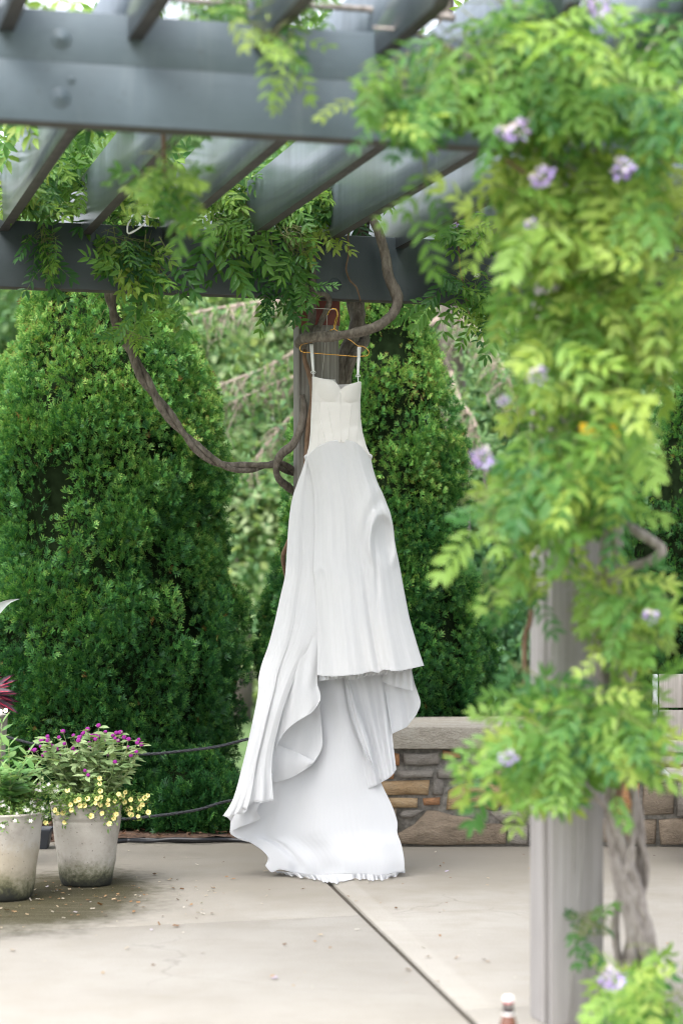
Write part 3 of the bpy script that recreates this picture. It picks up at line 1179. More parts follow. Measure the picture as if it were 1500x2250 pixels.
# left strip between the side drape and the front panel, running down into a curled hem
def d_mid(S, T, Q):
    qy = Q[..., 1]
    yr = 9.805 - 0.035 * np.clip((qy - 1005) / 475, 0, 1) + 0.006
    return yr + 0.022 * (1 - S) + 0.0025 * sn(3.2 * S + 0.3) * T + 0.018 * gauss(S, 1.0, 0.12) * gauss(T, 0.9, 0.12)


mid_l = [(672, 1005), (662, 1060), (652, 1150), (648, 1260), (645, 1360), (636, 1450), (622, 1540), (608, 1610), (603, 1648)]
mid_r = [(690, 990), (700, 1060), (704, 1160), (704, 1280), (704, 1400), (698, 1470), (697, 1500), (703, 1522), (704, 1536), (697, 1550)]
mid_b = [(603, 1648), (612, 1630), (626, 1608), (645, 1590), (665, 1577), (684, 1565), (697, 1550)]
cloth('side_panel', [(672, 1005), (681, 996), (690, 990)], mid_r, mid_b, mid_l, d_mid, M['chiffon'], hem='b', ns=90, nt_=150, hr=0.0018)


# pleated side drape, the whole left outline
def d_left(S, T, Q):
    b = 9.838 - 0.050 * T - 0.030 * np.sin(math.pi * np.clip(S * 0.9 + 0.05, 0, 1)) * (0.45 + 0.55 * T)
    wob = 0.10 * sn(T * 0.9)
    f = 0.0055 * sn(1.8 * S + wob + 0.2) + 0.0012 * sn(4.3 * S + 0.3 - wob + 0.3 * sn(T)) + 0.0004 * sn(13.7 * S + wob)
    b = b - 0.030 * np.clip((Q[..., 1] - 1440) / 120, 0, 1)
    y0 = b + f * (0.3 + 0.9 * T) + 0.010 * gauss(T, 1.0, 0.06) * sn(5.2 * S + 0.4)
    qy = Q[..., 1]
    yr = 9.805 - 0.035 * np.clip((qy - 1005) / 475, 0, 1) + 0.007
    wq = np.clip((S - 0.45) / 0.5, 0, 1)
    wq = wq * wq * (3 - 2 * wq) / (1 + np.exp((qy - 1440) / 18))
    return y0 * (1 - wq) + yr * wq


l3_l = [(672, 1004), (664, 1032), (652, 1064), (641, 1100), (634, 1150), (630, 1210), (626, 1265), (616, 1310), (602, 1372), (589, 1420), (576, 1456), (568, 1490), (567, 1520), (560, 1560), (550, 1608), (540, 1652), (530, 1692), (518, 1738), (506, 1768), (490, 1792)]
l3_r = [(684, 994), (700, 1060), (706, 1140), (706, 1225), (706, 1290), (700, 1360), (680, 1425), (652, 1480), (628, 1540), (611, 1600), (600, 1650), (597, 1700), (601, 1758)]
l3_b = [(490, 1792), (500, 1796), (508, 1803), (514, 1789), (530, 1789), (542, 1780), (530, 1772), (549, 1768), (560, 1761), (578, 1763), (601, 1758)]
cloth('side_drape', [(672, 1004), (680, 998)], l3_r, l3_b, l3_l, d_left, M['plisse'], hem='b', ns=130, nt_=170, hr=0.0010)


# layer under the drape
def d_l3b(S, T, Q):
    return 9.845 + 0.012 * sn(1.4 * S + 0.2) - 0.01 * T + 0.03 * (1 - S) * T


cloth('lower_drape', [(540, 1700), (575, 1690), (600, 1700)], [(600, 1700), (590, 1740), (570, 1770), (566, 1782), (573, 1797)],
      [(505, 1827), (522, 1819), (545, 1810), (562, 1804), (573, 1797)], [(540, 1700), (520, 1760), (508, 1800), (505, 1827)], d_l3b, M['organza'], hem='b', ns=60, nt_=60)


# pieces behind the curled hem
def d_swag(S, T, Q):
    return 9.872 + 0.006 * sn(2 * S) - 0.012 * np.sin(math.pi * T) * (1 - 0.5 * S)


cloth('inner_panel', [(630, 1560), (668, 1545), (700, 1525)], [(700, 1525), (706, 1590), (708, 1640), (690, 1676)],
      [(604, 1640), (625, 1652), (655, 1664), (690, 1676)], [(630, 1560), (616, 1610), (604, 1640)], lambda S, T, Q: 9.882 + 0.006 * sn(1.6 * S), M['chiffon'], hem='b', ns=60, nt_=50)
cloth('pleated_swag', [(594, 1625), (620, 1640), (655, 1654), (690, 1672)], [(690, 1672), (689, 1675), (688, 1678), (686, 1680)],
      [(594, 1722), (622, 1714), (648, 1704), (686, 1680)], [(594, 1625), (594, 1660), (594, 1700), (594, 1722)], d_swag, M['plisse'], hem='b', ns=60, nt_=40)


# right hand layers
def d_u1(S, T, Q):
    return 9.895 - 0.035 * S * (1 - T) + 0.020 * np.sin(math.pi * S) + 0.006 * sn(2.2 * S)


cloth('right_drape', [(838, 1470), (870, 1466), (902, 1464)], [(902, 1464), (909, 1498), (917, 1522), (923, 1546), (914, 1570)],
      [(861, 1612), (876, 1605), (892, 1597), (903, 1584), (914, 1570)], [(838, 1470), (846, 1520), (854, 1570), (861, 1612)], d_u1, M['organza'], hem='br', ns=60, nt_=60)
cloth('right_tier', [(846, 1470), (875, 1468), (901, 1464)], [(901, 1464), (905, 1490), (908, 1518)],
      [(838, 1496), (860, 1506), (885, 1513), (908, 1518)], [(846, 1470), (842, 1485), (838, 1496)], lambda S, T, Q: 9.862 - 0.02 * S + 0.004 * sn(4 * S), M['plisse'], hem='b', ns=60, nt_=40)


def d_u2(S, T, Q):
    return 9.925 + 0.010 * sn(1.7 * S + 0.1 + 0.2 * T) - 0.03 * S * T + 0.008 * sn(4.1 * S + 0.3)


cloth('inner_train', [(700, 1470), (780, 1468), (856, 1466)], [(856, 1466), (859, 1560), (862, 1620), (867, 1665), (870, 1690)],
      [(800, 1735), (822, 1727), (840, 1717), (858, 1706), (870, 1690)], [(700, 1470), (740, 1560), (775, 1650), (800, 1735)], d_u2, M['organza'], hem='b', ns=80, nt_=80)


def d_tr(S, T, Q):
    b = 9.918 - 0.05 * np.clip((T - 0.6) / 0.4, 0, 1) ** 1.5 * S ** 0.3
    f = 0.017 * sn(1.5 * S + 0.55 + 0.15 * T) + 0.007 * sn(3.3 * S + 0.1 - 0.2 * T) * T
    # belly of cloth near the ground
    f = f - 0.014 * gauss(T, 0.94, 0.06) * (0.3 + 0.7 * S) - 0.012 * gauss(T, 0.86, 0.05) * gauss(S, 0.9, 0.15)
    # fold running down from the left hip to the corner
    f = f + 0.02 * gauss(S - 0.14 - 0.10 * T, 0, 0.05) * T
    return b + f


tr_l = [(650, 1440), (640, 1500), (612, 1600), (575, 1690), (540, 1760), (505, 1827), (540, 1843), (570, 1862), (588, 1884), (583, 1902)]
tr_r = [(758, 1440), (764, 1490), (790, 1572), (811, 1640), (824, 1690), (842, 1732), (861, 1772), (872, 1806), (872, 1830), (881, 1856), (887, 1888), (888, 1914)]
tr_b = [(583, 1902), (597, 1916), (615, 1910), (650, 1918), (690, 1924), (740, 1922), (790, 1920), (830, 1925), (860, 1918), (888, 1914)]
tro, GT = cloth('train', [(650, 1440), (700, 1440), (758, 1440)], tr_r, tr_b, tr_l, d_tr, M['organza'], hem='br', ns=150, nt_=170)
tro['label'] = 'sheer white train falling to the concrete'


# second thickness along the right hand edge of the train
def d_tr2(S, T, Q):
    return 9.902 - 0.03 * T + 0.006 * sn(1.2 * S)


cloth('train_fold', [(752, 1450), (764, 1452)], [(766, 1492), (792, 1572), (813, 1640), (823, 1690), (840, 1716)], [(838, 1717), (839, 1717), (840, 1716)],
      [(752, 1450), (764, 1540), (784, 1610), (812, 1672), (838, 1717)], d_tr2, M['organza'], hem='l', ns=30, nt_=90)


# crimped ruffle under the hem, lying on the concrete
def ruffle():
    n_, rows = 420, 8
    base = cat_mull([(598, 1912), (640, 1917), (690, 1922), (740, 1921), (790, 1920), (835, 1923), (865, 1918), (889, 1908)], n_)
    out = cat_mull([(608, 1916), (640, 1924), (685, 1931), (733, 1940), (780, 1931), (820, 1934), (848, 1931), (889, 1916)], n_)
    co, S_, T_ = [], [], []
    for r_ in range(rows):
        t = r_ / (rows - 1)
        for i in range(n_):
            s = i / (n_ - 1)
            q = base[i] * (1 - t) + out[i] * t
            jit = 1.6 * t * math.sin(s * 2 * math.pi * 23 + 3.5 * math.sin(s * 17)) + 2.2 * t * math.sin(s * 2 * math.pi * 11 + 1)
            py = q[1] + jit * 0.6
            Yg = FPX * CAM_H / (py + 2 - HZ) * (1 - 0.0)
            zz = 0.004 + 0.022 * (1 - t) ** 1.2 + 0.004 * (0.5 + 0.5 * math.sin(s * 2 * math.pi * 23 + 3.5 * math.sin(s * 17))) * (0.3 + 0.7 * t)
            Yy = (CAM_H - zz) * FPX / (py - HZ)
            co.append(((q[0] - 750 + jit * 0.2) / FPX * Yy, Yy, zz))
            S_.append(s)
            T_.append(t)
    G = np.array(co).reshape(rows, n_, 3)
    o = part('hem_ruffle', grid_mesh('hem_ruffle', G, np.array(S_).reshape(rows, n_), np.array(T_).reshape(rows, n_), M['organza']), tro)


ruffle()


# front underhem: crimped chiffon tier showing below the front hem
def d_tier(S, T, Q):
    return 9.83 - 0.075 * np.sqrt(np.clip(1 - (2 * S - 1) ** 2, 0, 1)) + 0.005 * sn(9 * S) + 0.004 * sn(23 * S + 0.3)


cloth('under_tier', [(698, 1468), (760, 1472), (820, 1466), (915, 1450)], [(915, 1450), (912, 1460), (905, 1470)],
      [(700, 1496), (716, 1494), (735, 1492), (757, 1490), (775, 1494), (800, 1486), (830, 1482), (860, 1480), (905, 1470)], [(698, 1468), (699, 1480), (700, 1496)], d_tier, M['plisse'], hem='b', ns=140, nt_=24)


# ------------------------------------------------------------------ hanger
hang = thing('clothes_hanger', tuple(P(735, 780, HY)), 'thin gold wire hanger holding the gown against the rear post', 'hanger')
HYs = [HY, HY]


def hp(px, py, o=0.0):
    return P(px, py, HY + o)


m = MB()
for o_ in (-0.004, 0.004):
    m.tube([hp(735, 722, o_), hp(726, 726, o_), hp(713, 737, o_), hp(690, 750, o_), hp(675, 754, o_), hp(663, 757, o_), hp(659, 764, o_), hp(662, 772, o_), hp(672, 775, o_)], 0.0022, 8, 60)
    m.tube([hp(735, 722, o_), hp(744, 730, o_), hp(757, 741, o_), hp(772, 749, o_), hp(786, 760, o_), hp(797, 761, o_), hp(808, 769, o_), hp(810, 777, o_), hp(805, 782, o_)], 0.0022, 8, 60)
m.tube([hp(664, 773), hp(700, 777), hp(740, 780), hp(780, 783), hp(806, 782)], 0.0020, 8, 30)
part('frame', m.get('frame', M['gold']), hang)
m = MB()
m.tube([hp(735, 724), hp(734, 715), hp(736, 704), hp(740, 693), hp(739, 683), hp(733, 678), hp(724, 682), hp(719, 692)], 0.0024, 8, 60)
m.tube([hp(736, 722, .006), hp(737, 712, .006), hp(740, 702, .006), hp(742, 690, .006), hp(739, 680, .006), hp(732, 677, .006)], 0.0022, 8, 50)
part('hook', m.get('hook', M['gold']), hang)
# nail and string that carry the hanger
pn = P(731, 680, HY)
cord = thing('hanging_cord', tuple(pn), 'pale cord stretched across the red post top to carry the hanger', 'cord')
pa = P(640, 678, 9.955)
tube('line', [pa, P(662, 678, 9.90), P(700, 678, 9.872), P(733, 680, HY - .002), P(737, 681, 9.93), P(737, 680, 10.01)], 0.0018, M['wire'], cord, n=40, nseg=6)
tube('line', [P(719, 690, HY), P(716, 735, 9.875), P(710, 800, 9.90), P(706, 832, 9.915)], 0.0012, M['wire'], cord, n=30, nseg=5)

# ------------------------------------------------------------------ wisteria
def leaf_template(pairs, seed, droop=0.28, lw=0.115):
    r0 = random.Random(seed)
    co, F = [], []

    def zd(x):
        return -droop * x * x

    def rach(x):
        return np.array([x, 0.03 * math.sin(3 * x + seed), zd(x)])

    def leaflet(base, ang, L, W, roll):
        dx = np.array([math.cos(ang), math.sin(ang), -0.25 + roll * 0.2])
        dx /= np.linalg.norm(dx)
        nz_ = np.array([0.1 * r0.uniform(-1, 1) + roll * 0.4 * math.sin(ang), roll * 0.4 * math.cos(ang) * -1, 1.0])
        dy = np.cross(nz_, dx)
        dy /= np.linalg.norm(dy)
        dz = np.cross(dx, dy)
        n0 = len(co)
        fold = 0.16 * W
        for (a, b, c) in ((0, 0, 0), (0.28, 0.46, 1), (0.66, 0.40, 1), (1.0, 0, -0.8), (0.66, -0.40, 1), (0.28, -0.46, 1)):
            co.append(base + dx * L * a + dy * W * b + dz * fold * c - np.array([0, 0, 0.06 * L * a * a]))
        F.append((n0, n0 + 3, n0 + 2, n0 + 1))
        F.append((n0, n0 + 5, n0 + 4, n0 + 3))

    for i in range(pairs):
        x = 0.24 + 0.70 * i / max(1, pairs - 1)
        L = 0.31 * (0.78 + 0.4 * math.sin(math.pi * (0.25 + 0.6 * i / pairs))) * r0.uniform(0.88, 1.1)
        for sg in (-1, 1):
            if r0.random() < 0.05:
                continue
            a = sg * R(r0.uniform(48, 70) - 14 * i / pairs)
            leaflet(rach(x + r0.uniform(-.02, .02)), a, L, lw * r0.uniform(0.9, 1.15), r0.uniform(-1, 1))
    leaflet(rach(0.98), R(r0.uniform(-12, 12)), 0.30, lw, r0.uniform(-.6, .6))
    n0 = len(co)
    for x, w_ in ((0, .008), (0.5, .006), (1.0, .004)):
        co.append(rach(x) + [0, w_, 0])
        co.append(rach(x) - [0, w_, 0])
    F += [(n0, n0 + 1, n0 + 3, n0 + 2), (n0 + 2, n0 + 3, n0 + 5, n0 + 4)]
    return np.array(co), F


LEAF_T = [leaf_template(p_, s_, dr, 0.112) for p_, s_, dr in ((5, 1, .2), (4, 2, .35), (5, 3, .45), (6, 4, .3), (4, 5, .15), (5, 6, .55))]
TINTS = [0.06, 0.2, 0.32, 0.44, 0.56, 0.66, 0.76, 0.86, 0.92]
LEAF_ME = {}


def leaf_me(k, ti):
    if (k, ti) not in LEAF_ME:
        tv, tf = LEAF_T[k]
        tt = np.full(len(tv), TINTS[ti])
        tt[-6:] = 0.7
        LEAF_ME[(k, ti)] = mesh('leaf', tv, tf, M['wisteria'], False, tint=tt)
    return LEAF_ME[(k, ti)]


class Vine:
    def __init__(s, tilt=0.0):
        s.tilt = tilt
        s.pos, s.d, s.n, s.sc, s.ti, s.k = [], [], [], [], [], []
        s.shoots = MB()

    def leaf(s, pos, d, n_, sc_, tint):
        s.pos.append(pos)
        s.d.append(d)
        s.n.append(n_)
        s.sc.append(sc_)
        s.ti.append(tint)
        s.k.append(random.randrange(len(LEAF_T)))

    def fill(s, poly, count, Y0, Y1, tint=(0.45, 0.2), length=(0.15, 0.4), size=(0.16, 0.24), step=0.045, drift=(0, -0.05, -0.6), seed=0, inward=None):
        """leafy shoots started inside an outline and grown until they leave it"""
        r0 = random.Random(seed)
        xs_ = [q[0] for q in poly]
        ys_ = [q[1] for q in poly]
        made = 0
        guard = 0
        while made < count and guard < count * 30:
            guard += 1
            px, py = r0.uniform(min(xs_), max(xs_)), r0.uniform(min(ys_), max(ys_))
            if not in_poly(px, py, poly):
                continue
            tl = s.tilt * (px - 700)
            Y = r0.uniform(Y0, Y1) + tl
            p = P(px, py, Y)
            d = np.array([r0.gauss(0, 0.7), r0.gauss(-0.1, 0.4), r0.gauss(-0.2, 0.4)])
            L = r0.uniform(*length)
            pts = [p]
            t = 0.0
            tm = min(0.93, max(0.03, r0.gauss(*tint)))
            side = 1
            while t < L:
                d = d + np.array(drift) * 0.22 + np.array([r0.gauss(0, .12), r0.gauss(0, .1), r0.gauss(0, .12)])
                d /= np.linalg.norm(d)
                p = p + d * step
                t += step
                qx, qy = px_of(p)
                if not in_poly(qx, qy, poly) or not (Y0 - 0.15 < p[1] - tl < Y1 + 0.15):
                    break
                pts.append(p)
                sd_ = np.cross(d, np.array([0, -1.0, 0.3]))
                sd_ /= np.linalg.norm(sd_) + 1e-6
                side = -side
                ld = sd_ * side * r0.uniform(0.3, 1.0) + d * 0.5 + np.array([0, -0.35, r0.uniform(-0.9, 0.15)])
                nn = np.array([r0.gauss(0, .35), -0.75 + r0.gauss(0, .3), 0.75 + r0.gauss(0, .3)])
                sz = r0.uniform(*size) * (1 - 0.25 * t / L)
                tip = p + ld / np.linalg.norm(ld) * sz - np.array([0, 0, 0.25 * sz])
                if not in_poly(*px_of(tip), poly) and r0.random() < 0.96:
                    continue
                s.leaf(p, ld, nn, sz, min(0.93, max(0.02, tm + r0.gauss(0, 0.10) + 0.12 * t / L)))
                made += 1
            if len(pts) > 2:
                s.shoots.tube(pts, [0.0022, 0.0009], 4, len(pts) * 2)

    def strand(s, pts_px, Y, n, tint=(0.5, 0.1), size=(0.16, 0.22), seed=0):
        """one hanging shoot along a pixel path"""
        r0 = random.Random(seed)
        q = cat_mull([P(a, b, Y + s.tilt * (a - 700)) for a, b in pts_px], n + 2)
        s.shoots.tube(list(q), [0.0028, 0.0010], 4, len(q) * 2)
        side = 1
        for i in range(1, n + 1):
            side = -side
            d = q[min(i + 1, n + 1)] - q[i - 1]
            d /= np.linalg.norm(d)
            ld = np.array([side * r0.uniform(0.3, 0.9), -0.3 + r0.gauss(0, .2), r0.uniform(-1.0, -0.1)]) + d * 0.3
            s.leaf(q[i], ld, np.array([r0.gauss(0, .3), -0.8, 0.6]), r0.uniform(*size), min(0.93, max(0.02, r0.gauss(*tint))))

    def build(s, parent, nmax=295):
        pos, d, n_, sc_, ti, k = map(np.array, (s.pos, s.d, s.n, s.sc, s.ti, s.k))
        F3 = frames(d, n_)
        px = 750 + pos[:, 0] / pos[:, 1] * FPX
        py = HZ - (pos[:, 2] - CAM_H) / pos[:, 1] * FPX
        inside = (px > -40) & (px < 1540) & (py > -40) & (py < 2290)
        order = np.argsort(pos[:, 1] - 0.6 * (sc_) + 100 * (~inside))
        first = order[:nmax]
        rest = order[nmax:]
        tq = np.array(TINTS)
        for i in first:
            m4 = Matrix.Identity(4)
            for a in range(3):
                for b in range(3):
                    m4[a][b] = F3[i, a, b] * sc_[i]
            m4.translation = Vector(pos[i])
            place('leaf', leaf_me(int(k[i]), int(np.argmin(abs(tq - ti[i])))), parent, m4)
        cos, lvs, lss, tts, nv, nl = [], [], [], [], 0, 0
        for kk in range(len(LEAF_T)):
            idx = rest[k[rest] == kk]
            if not len(idx):
                continue
            tv, tf = LEAF_T[kk]
            co = np.einsum('nij,kj->nki', F3[idx] * sc_[idx][:, None, None], tv) + pos[idx][:, None, :]
            lv, ls = faces_to_loops(tf)
            lv, ls = np.array(lv), np.array(ls)
            N = len(idx)
            lvs.append((lv[None] + (np.arange(N) * len(tv))[:, None]).ravel() + nv)
            lss.append((ls[None] + (np.arange(N) * len(lv))[:, None]).ravel() + nl)
            cos.append(co.reshape(-1, 3))
            tts.append(np.repeat(ti[idx], len(tv)))
            nv += N * len(tv)
            nl += N * len(lv)
        if cos:
            part('foliage', raw_mesh('foliage', np.vstack(cos), np.concatenate(lvs), np.concatenate(lss), M['wisteria'], False, tint=np.concatenate(tts)), parent, kind='stuff')
        if s.shoots.n:
            part('shoots', s.shoots.get('shoots', M['shoot']), parent, kind='stuff')


def flower_mesh(seed, n=44):
    r0 = np.random.default_rng(seed)
    u_ = r0.normal(size=(n, 3))
    u_ /= np.linalg.norm(u_, axis=1)[:, None]
    pos = u_ * np.array([0.030, 0.026, 0.026]) * r0.uniform(0.55, 1.0, n)[:, None]
    tv = np.array([(0, 0, 0), (.35, .42, .12), (1, .25, -.05), (1.05, -.25, -.05), (.35, -.42, .12), (.7, 0, .22)])
    tf = [(0, 5, 1), (1, 5, 2), (2, 5, 3), (3, 5, 4), (4, 5, 0)]
    M3 = frames(u_ + r0.normal(size=(n, 3)) * 0.5, r0.normal(size=(n, 3))) * r0.uniform(0.011, 0.018, n)[:, None, None]
    tint = np.clip(0.5 - pos[:, 2] / 0.026 * -0.35 + r0.normal(0, .2, n), 0.02, 1.0)
    return instances('flower_cluster', tv, tf, M3, pos, M['lilac'], tint)


FLO = [flower_mesh(i) for i in range(4)]


def flower(px, py, Y, parent, sc_=1.0):
    m4 = Matrix.LocRotScale(Vector(P(px, py, Y)), Matrix.Rotation(random.uniform(-.6, .6), 3, 'Y'), Vector((sc_, sc_, sc_)))
    place('flower_cluster', random.choice(FLO), parent, m4)


def px_tube(name, pts, rad, mat, parent, **k):
    """pts (px, py, Y), rad in pixels at that depth"""
    w3 = [P(a, b, c) for a, b, c in pts]
    rr = [r_ / FPX * pts[min(len(pts) - 1, int(i * (len(pts) - 1) / max(1, len(rad) - 1)))][2] for i, r_ in enumerate(rad)]
    return tube(name, w3, rr, mat, parent, rough=0.07, nseg=k.pop('nseg', 10), **k)


# --- rear vine
rv = thing('wisteria_vine', tuple(P(725, 1900, 10.28)), 'woody wisteria climbing the rear post and trailing leaves over the rear beam', 'vine', 'wisteria on the pergola')
BK = M['bark']
px_tube('stem', [(812, 452, 9.96), (818, 480, 9.87), (832, 512, 9.86), (846, 560, 9.86), (853, 605, 9.86), (868, 640, 9.86), (873, 662, 9.85), (862, 690, 9.83), (830, 716, 9.80), (790, 729, 9.79), (740, 738, 9.79), (695, 740, 9.80), (666, 744, 9.84), (657, 752, 9.93), (668, 760, 9.965)], [9, 10, 11, 12, 13, 13, 12, 11], BK, rv, n=90)
px_tube('stem', [(684, 545, 9.88), (687, 600, 9.885), (688, 650, 9.885), (686, 690, 9.93), (680, 722, 9.90), (668, 745, 9.86)], [6, 7, 8, 8, 9], BK, rv, n=50)
px_tube('stem', [(640, 590, 9.885), (652, 610, 9.885), (690, 642, 9.885), (715, 648, 9.885), (723, 662, 9.90), (718, 680, 9.925), (705, 708, 9.92), (694, 735, 9.86)], [4, 5, 6, 6, 6], BK, rv, n=50)
px_tube('stem', [(670, 768, 9.90), (669, 790, 9.90), (677, 815, 9.90), (685, 845, 9.90), (687, 880, 9.91), (681, 915, 9.92), (676, 950, 9.93), (674, 1000, 9.945), (668, 1080, 9.955), (655, 1140, 9.96), (634, 1190, 10.0), (622, 1230, 10.08), (640, 1290, 10.2), (690, 1340, 10.24)], [5, 6, 6, 6, 5, 5, 6], M['bark_red'], rv, n=80)
px_tube('stem', [(664, 868, 9.935), (668, 892, 9.93), (664, 925, 9.925), (655, 955, 9.925), (640, 980, 9.93), (622, 994, 9.96), (610, 1012, 10.0), (607, 1035, 10.02), (614, 1054, 10.05), (633, 1070, 10.12), (660, 1090, 10.22), (700, 1100, 10.24)], [6, 8, 9, 9, 9, 9, 9], BK, rv, n=80)
# the long swag: two strands wound together
sw = cat_mull([P(244, 630, 9.84), P(246, 665, 9.84), P(256, 705, 9.84), P(283, 762, 9.84), P(322, 838, 9.85), P(368, 908, 9.87), P(415, 965, 9.9), P(458, 1004, 9.93), P(505, 1026, 9.97), P(560, 1026, 10.02), P(605, 1020, 10.06), P(630, 1030, 10.10), P(660, 1050, 10.22)], 120)
for ph in (0, math.pi):
    T_ = np.gradient(sw, axis=0)
    T_ /= np.linalg.norm(T_, axis=1)[:, None]
    N_ = np.cross(T_, np.array([0, 1.0, 0]))
    N_ /= np.linalg.norm(N_, axis=1)[:, None]
    Bn = np.cross(T_, N_)
    a = np.linspace(0, 21, 120) + ph
    q = sw + (N_ * np.cos(a)[:, None] + Bn * np.sin(a)[:, None]) * 0.0135
    co, F = tube_data(q, np.linspace(0.0165, 0.0115, 120), 12, 0.08, 3 + int(ph))
    part('stem', mesh('stem', co, F, BK), rv)
# main trunks behind the post, down to the ground
px_tube('trunk', [(800, 470, 10.2), (784, 600, 10.36), (784, 670, 10.33), (786, 700, 10.30), (776, 735, 10.28), (758, 775, 10.27), (744, 820, 10.26), (738, 870, 10.26), (735, 1000, 10.27), (728, 1300, 10.28), (724, 1600, 10.28), (722, 1910, 10.28)], [15, 16, 17, 17, 17, 16, 16, 17, 18, 20, 24], BK, rv, n=110, nseg=12)
px_tube('trunk', [(770, 640, 10.34), (778, 690, 10.36), (800, 740, 10.34), (780, 775, 10.25), (764, 810, 10.25), (758, 860, 10.3), (752, 1000, 10.32), (748, 1400, 10.32), (738, 1910, 10.3)], [12, 13, 14, 13, 14, 16], BK, rv, n=90, nseg=10)
px_tube('stem', [(764, 505, 9.905), (765, 560, 9.905), (760, 590, 9.903), (768, 615, 9.904), (783, 632, 9.905), (792, 662, 9.905)], [1.6, 2, 2, 1.5], M['bark_red'], rv, n=40, nseg=6)
px_tube('stem', [(915, 420, 9.8), (935, 452, 9.8), (958, 456, 9.8), (985, 430, 9.8), (1010, 400, 9.8)], [2.5, 2.5, 2], M['bark_red'], rv, n=30, nseg=6)
px_tube('stem', [(1005, 480, 9.85), (1008, 560, 9.85), (1012, 600, 9.85), (1030, 690, 9.83)], [2.5, 2.2, 1.5], M['bark_red'], rv, n=30, nseg=6)
# pale bare tendril looped over the beam
tube('tendril', [P(345, 430, 9.5), P(330, 465, 9.5), P(318, 490, 9.5), P(295, 508, 9.5), P(281, 512, 9.5), P(283, 490, 9.5), P(300, 477, 9.5), P(322, 476, 9.5), P(350, 480, 9.5)], 0.0042, M['strap'], rv, n=50, nseg=6)

vb = Vine(0.00057)
# masses lying on the rear beam and hanging over it
vb.fill([(-40, 270), (225, 275), (212, 380), (190, 470), (120, 500), (60, 490), (-40, 480)], 150, 9.72, 10.3, (0.52, .2), (0.12, .3), (0.17, .23), seed=1)
vb.fill([(62, 470), (135, 470), (130, 570), (110, 635), (82, 560)], 12, 9.80, 9.86, (0.40, .12), (0.1, .2), (0.14, .18), seed=2)
vb.fill([(235, 330), (330, 300), (430, 340), (450, 440), (390, 500), (260, 500), (215, 450)], 95, 9.7, 10.2, (0.48, .18), (0.12, .3), (0.16, .22), seed=3)
vb.fill([(220, 500), (300, 480), (385, 520), (395, 630), (330, 660), (250, 620), (205, 610)], 38, 9.74, 9.86, (0.50, .2), (0.12, .28), (0.17, .23), seed=4)
vb.fill([(190, 640), (320, 640), (380, 690), (340, 780), (260, 770), (180, 730)], 15, 9.74, 9.95, (0.58, .15), (0.1, .2), (0.14, .18), seed=5)
vb.fill([(450, 360), (560, 320), (660, 330), (770, 390), (770, 470), (700, 500), (620, 510), (540, 500), (450, 500), (440, 440)], 165, 9.68, 10.3, (0.48, .19), (0.12, .3), (0.17, .24), seed=6)
vb.fill([(440, 470), (540, 470), (545, 560), (500, 570), (450, 530)], 12, 9.74, 9.84, (0.48, .15), (0.12, .2), (0.17, .22), seed=13)
vb.fill([(600, 490), (690, 490), (690, 570), (630, 560)], 10, 9.74, 9.84, (0.48, .15), (0.12, .2), (0.16, .2), seed=14)
vb.fill([(565, 570), (690, 590), (690, 680), (640, 730), (570, 700)], 20, 9.74, 9.86, (0.34, .12), (0.1, .25), (0.13, .17), seed=7)
vb.fill([(650, 330), (830, 320), (835, 400), (800, 440), (780, 480), (700, 500), (660, 440)], 62, 9.75, 10.2, (0.42, .16), (0.12, .3), (0.16, .22), seed=8)
vb.fill([(930, 380), (1060, 340), (1110, 500), (1080, 545), (960, 540), (935, 480)], 48, 9.6, 10.0, (0.42, .15), (0.12, .3), (0.16, .22), seed=9)
vb.fill([(950, 570), (1100, 560), (1110, 750), (1060, 760), (1000, 700), (940, 650)], 34, 9.72, 9.86, (0.42, .15), (0.12, .28), (0.15, .2), seed=10)
vb.fill([(1420, 560), (1530, 540), (1530, 720), (1440, 690)], 18, 9.6, 9.8, (0.48, .14), (0.12, .28), (0.15, .2), seed=11)
# canopy on the rafters, further up
vb.fill([(-60, 40), (1540, 40), (1540, 300), (-60, 300)], 429, 8.6, 10.6, (0.61, .2), (0.2, .5), (0.222, 0.320), seed=12)
# individual hanging shoots that read clearly
vb.strand([(320, 515), (318, 560), (330, 600), (328, 640)], 9.76, 5, (0.72, .05), (0.17, .2), 1)
vb.strand([(350, 520), (372, 560), (384, 600), (388, 650)], 9.75, 4, (0.42, .05), (0.2, .24), 2)
vb.strand([(478, 480), (476, 520), (472, 560)], 9.72, 4, (0.38, .08), (0.22, .26), 3)
vb.strand([(530, 430), (534, 470), (540, 500)], 9.72, 4, (0.62, .06), (0.2, .24), 4)
vb.strand([(515, 550), (525, 580), (530, 600)], 9.78, 2, (0.4, .08), (0.14, .18), 5)
vb.strand([(595, 520), (598, 545), (600, 560)], 9.75, 3, (0.5, .1), (0.15, .2), 6)
vb.strand([(690, 470), (705, 490), (722, 510)], 9.72, 4, (0.9, .03), (0.14, .18), 7)
vb.strand([(630, 500), (632, 530), (634, 560)], 9.74, 4, (0.45, .06), (0.18, .22), 8)
vb.strand([(980, 600), (1010, 610), (1030, 625)], 9.78, 3, (0.5, .08), (0.18, .22), 9)
vb.strand([(980, 640), (960, 650), (935, 655)], 9.8, 3, (0.45, .08), (0.17, .2), 10)
vb.strand([(815, 335), (812, 370), (818, 400)], 9.6, 4, (0.45, .08), (0.16, .2), 11)
vb.strand([(95, 500), (92, 540), (102, 590), (100, 630)], 9.78, 4, (0.2, .06), (0.15, .18), 12)
vb.build(rv)
for q in ((980, 482, 9.68), (996, 494, 9.68), (1452, 645, 9.8)):
    flower(*q, rv, 0.62)
for q in ((320, 452, 9.45), (1047, 605, 9.75), (665, 437, 9.6)):
    flower(*q, rv, 0.36)

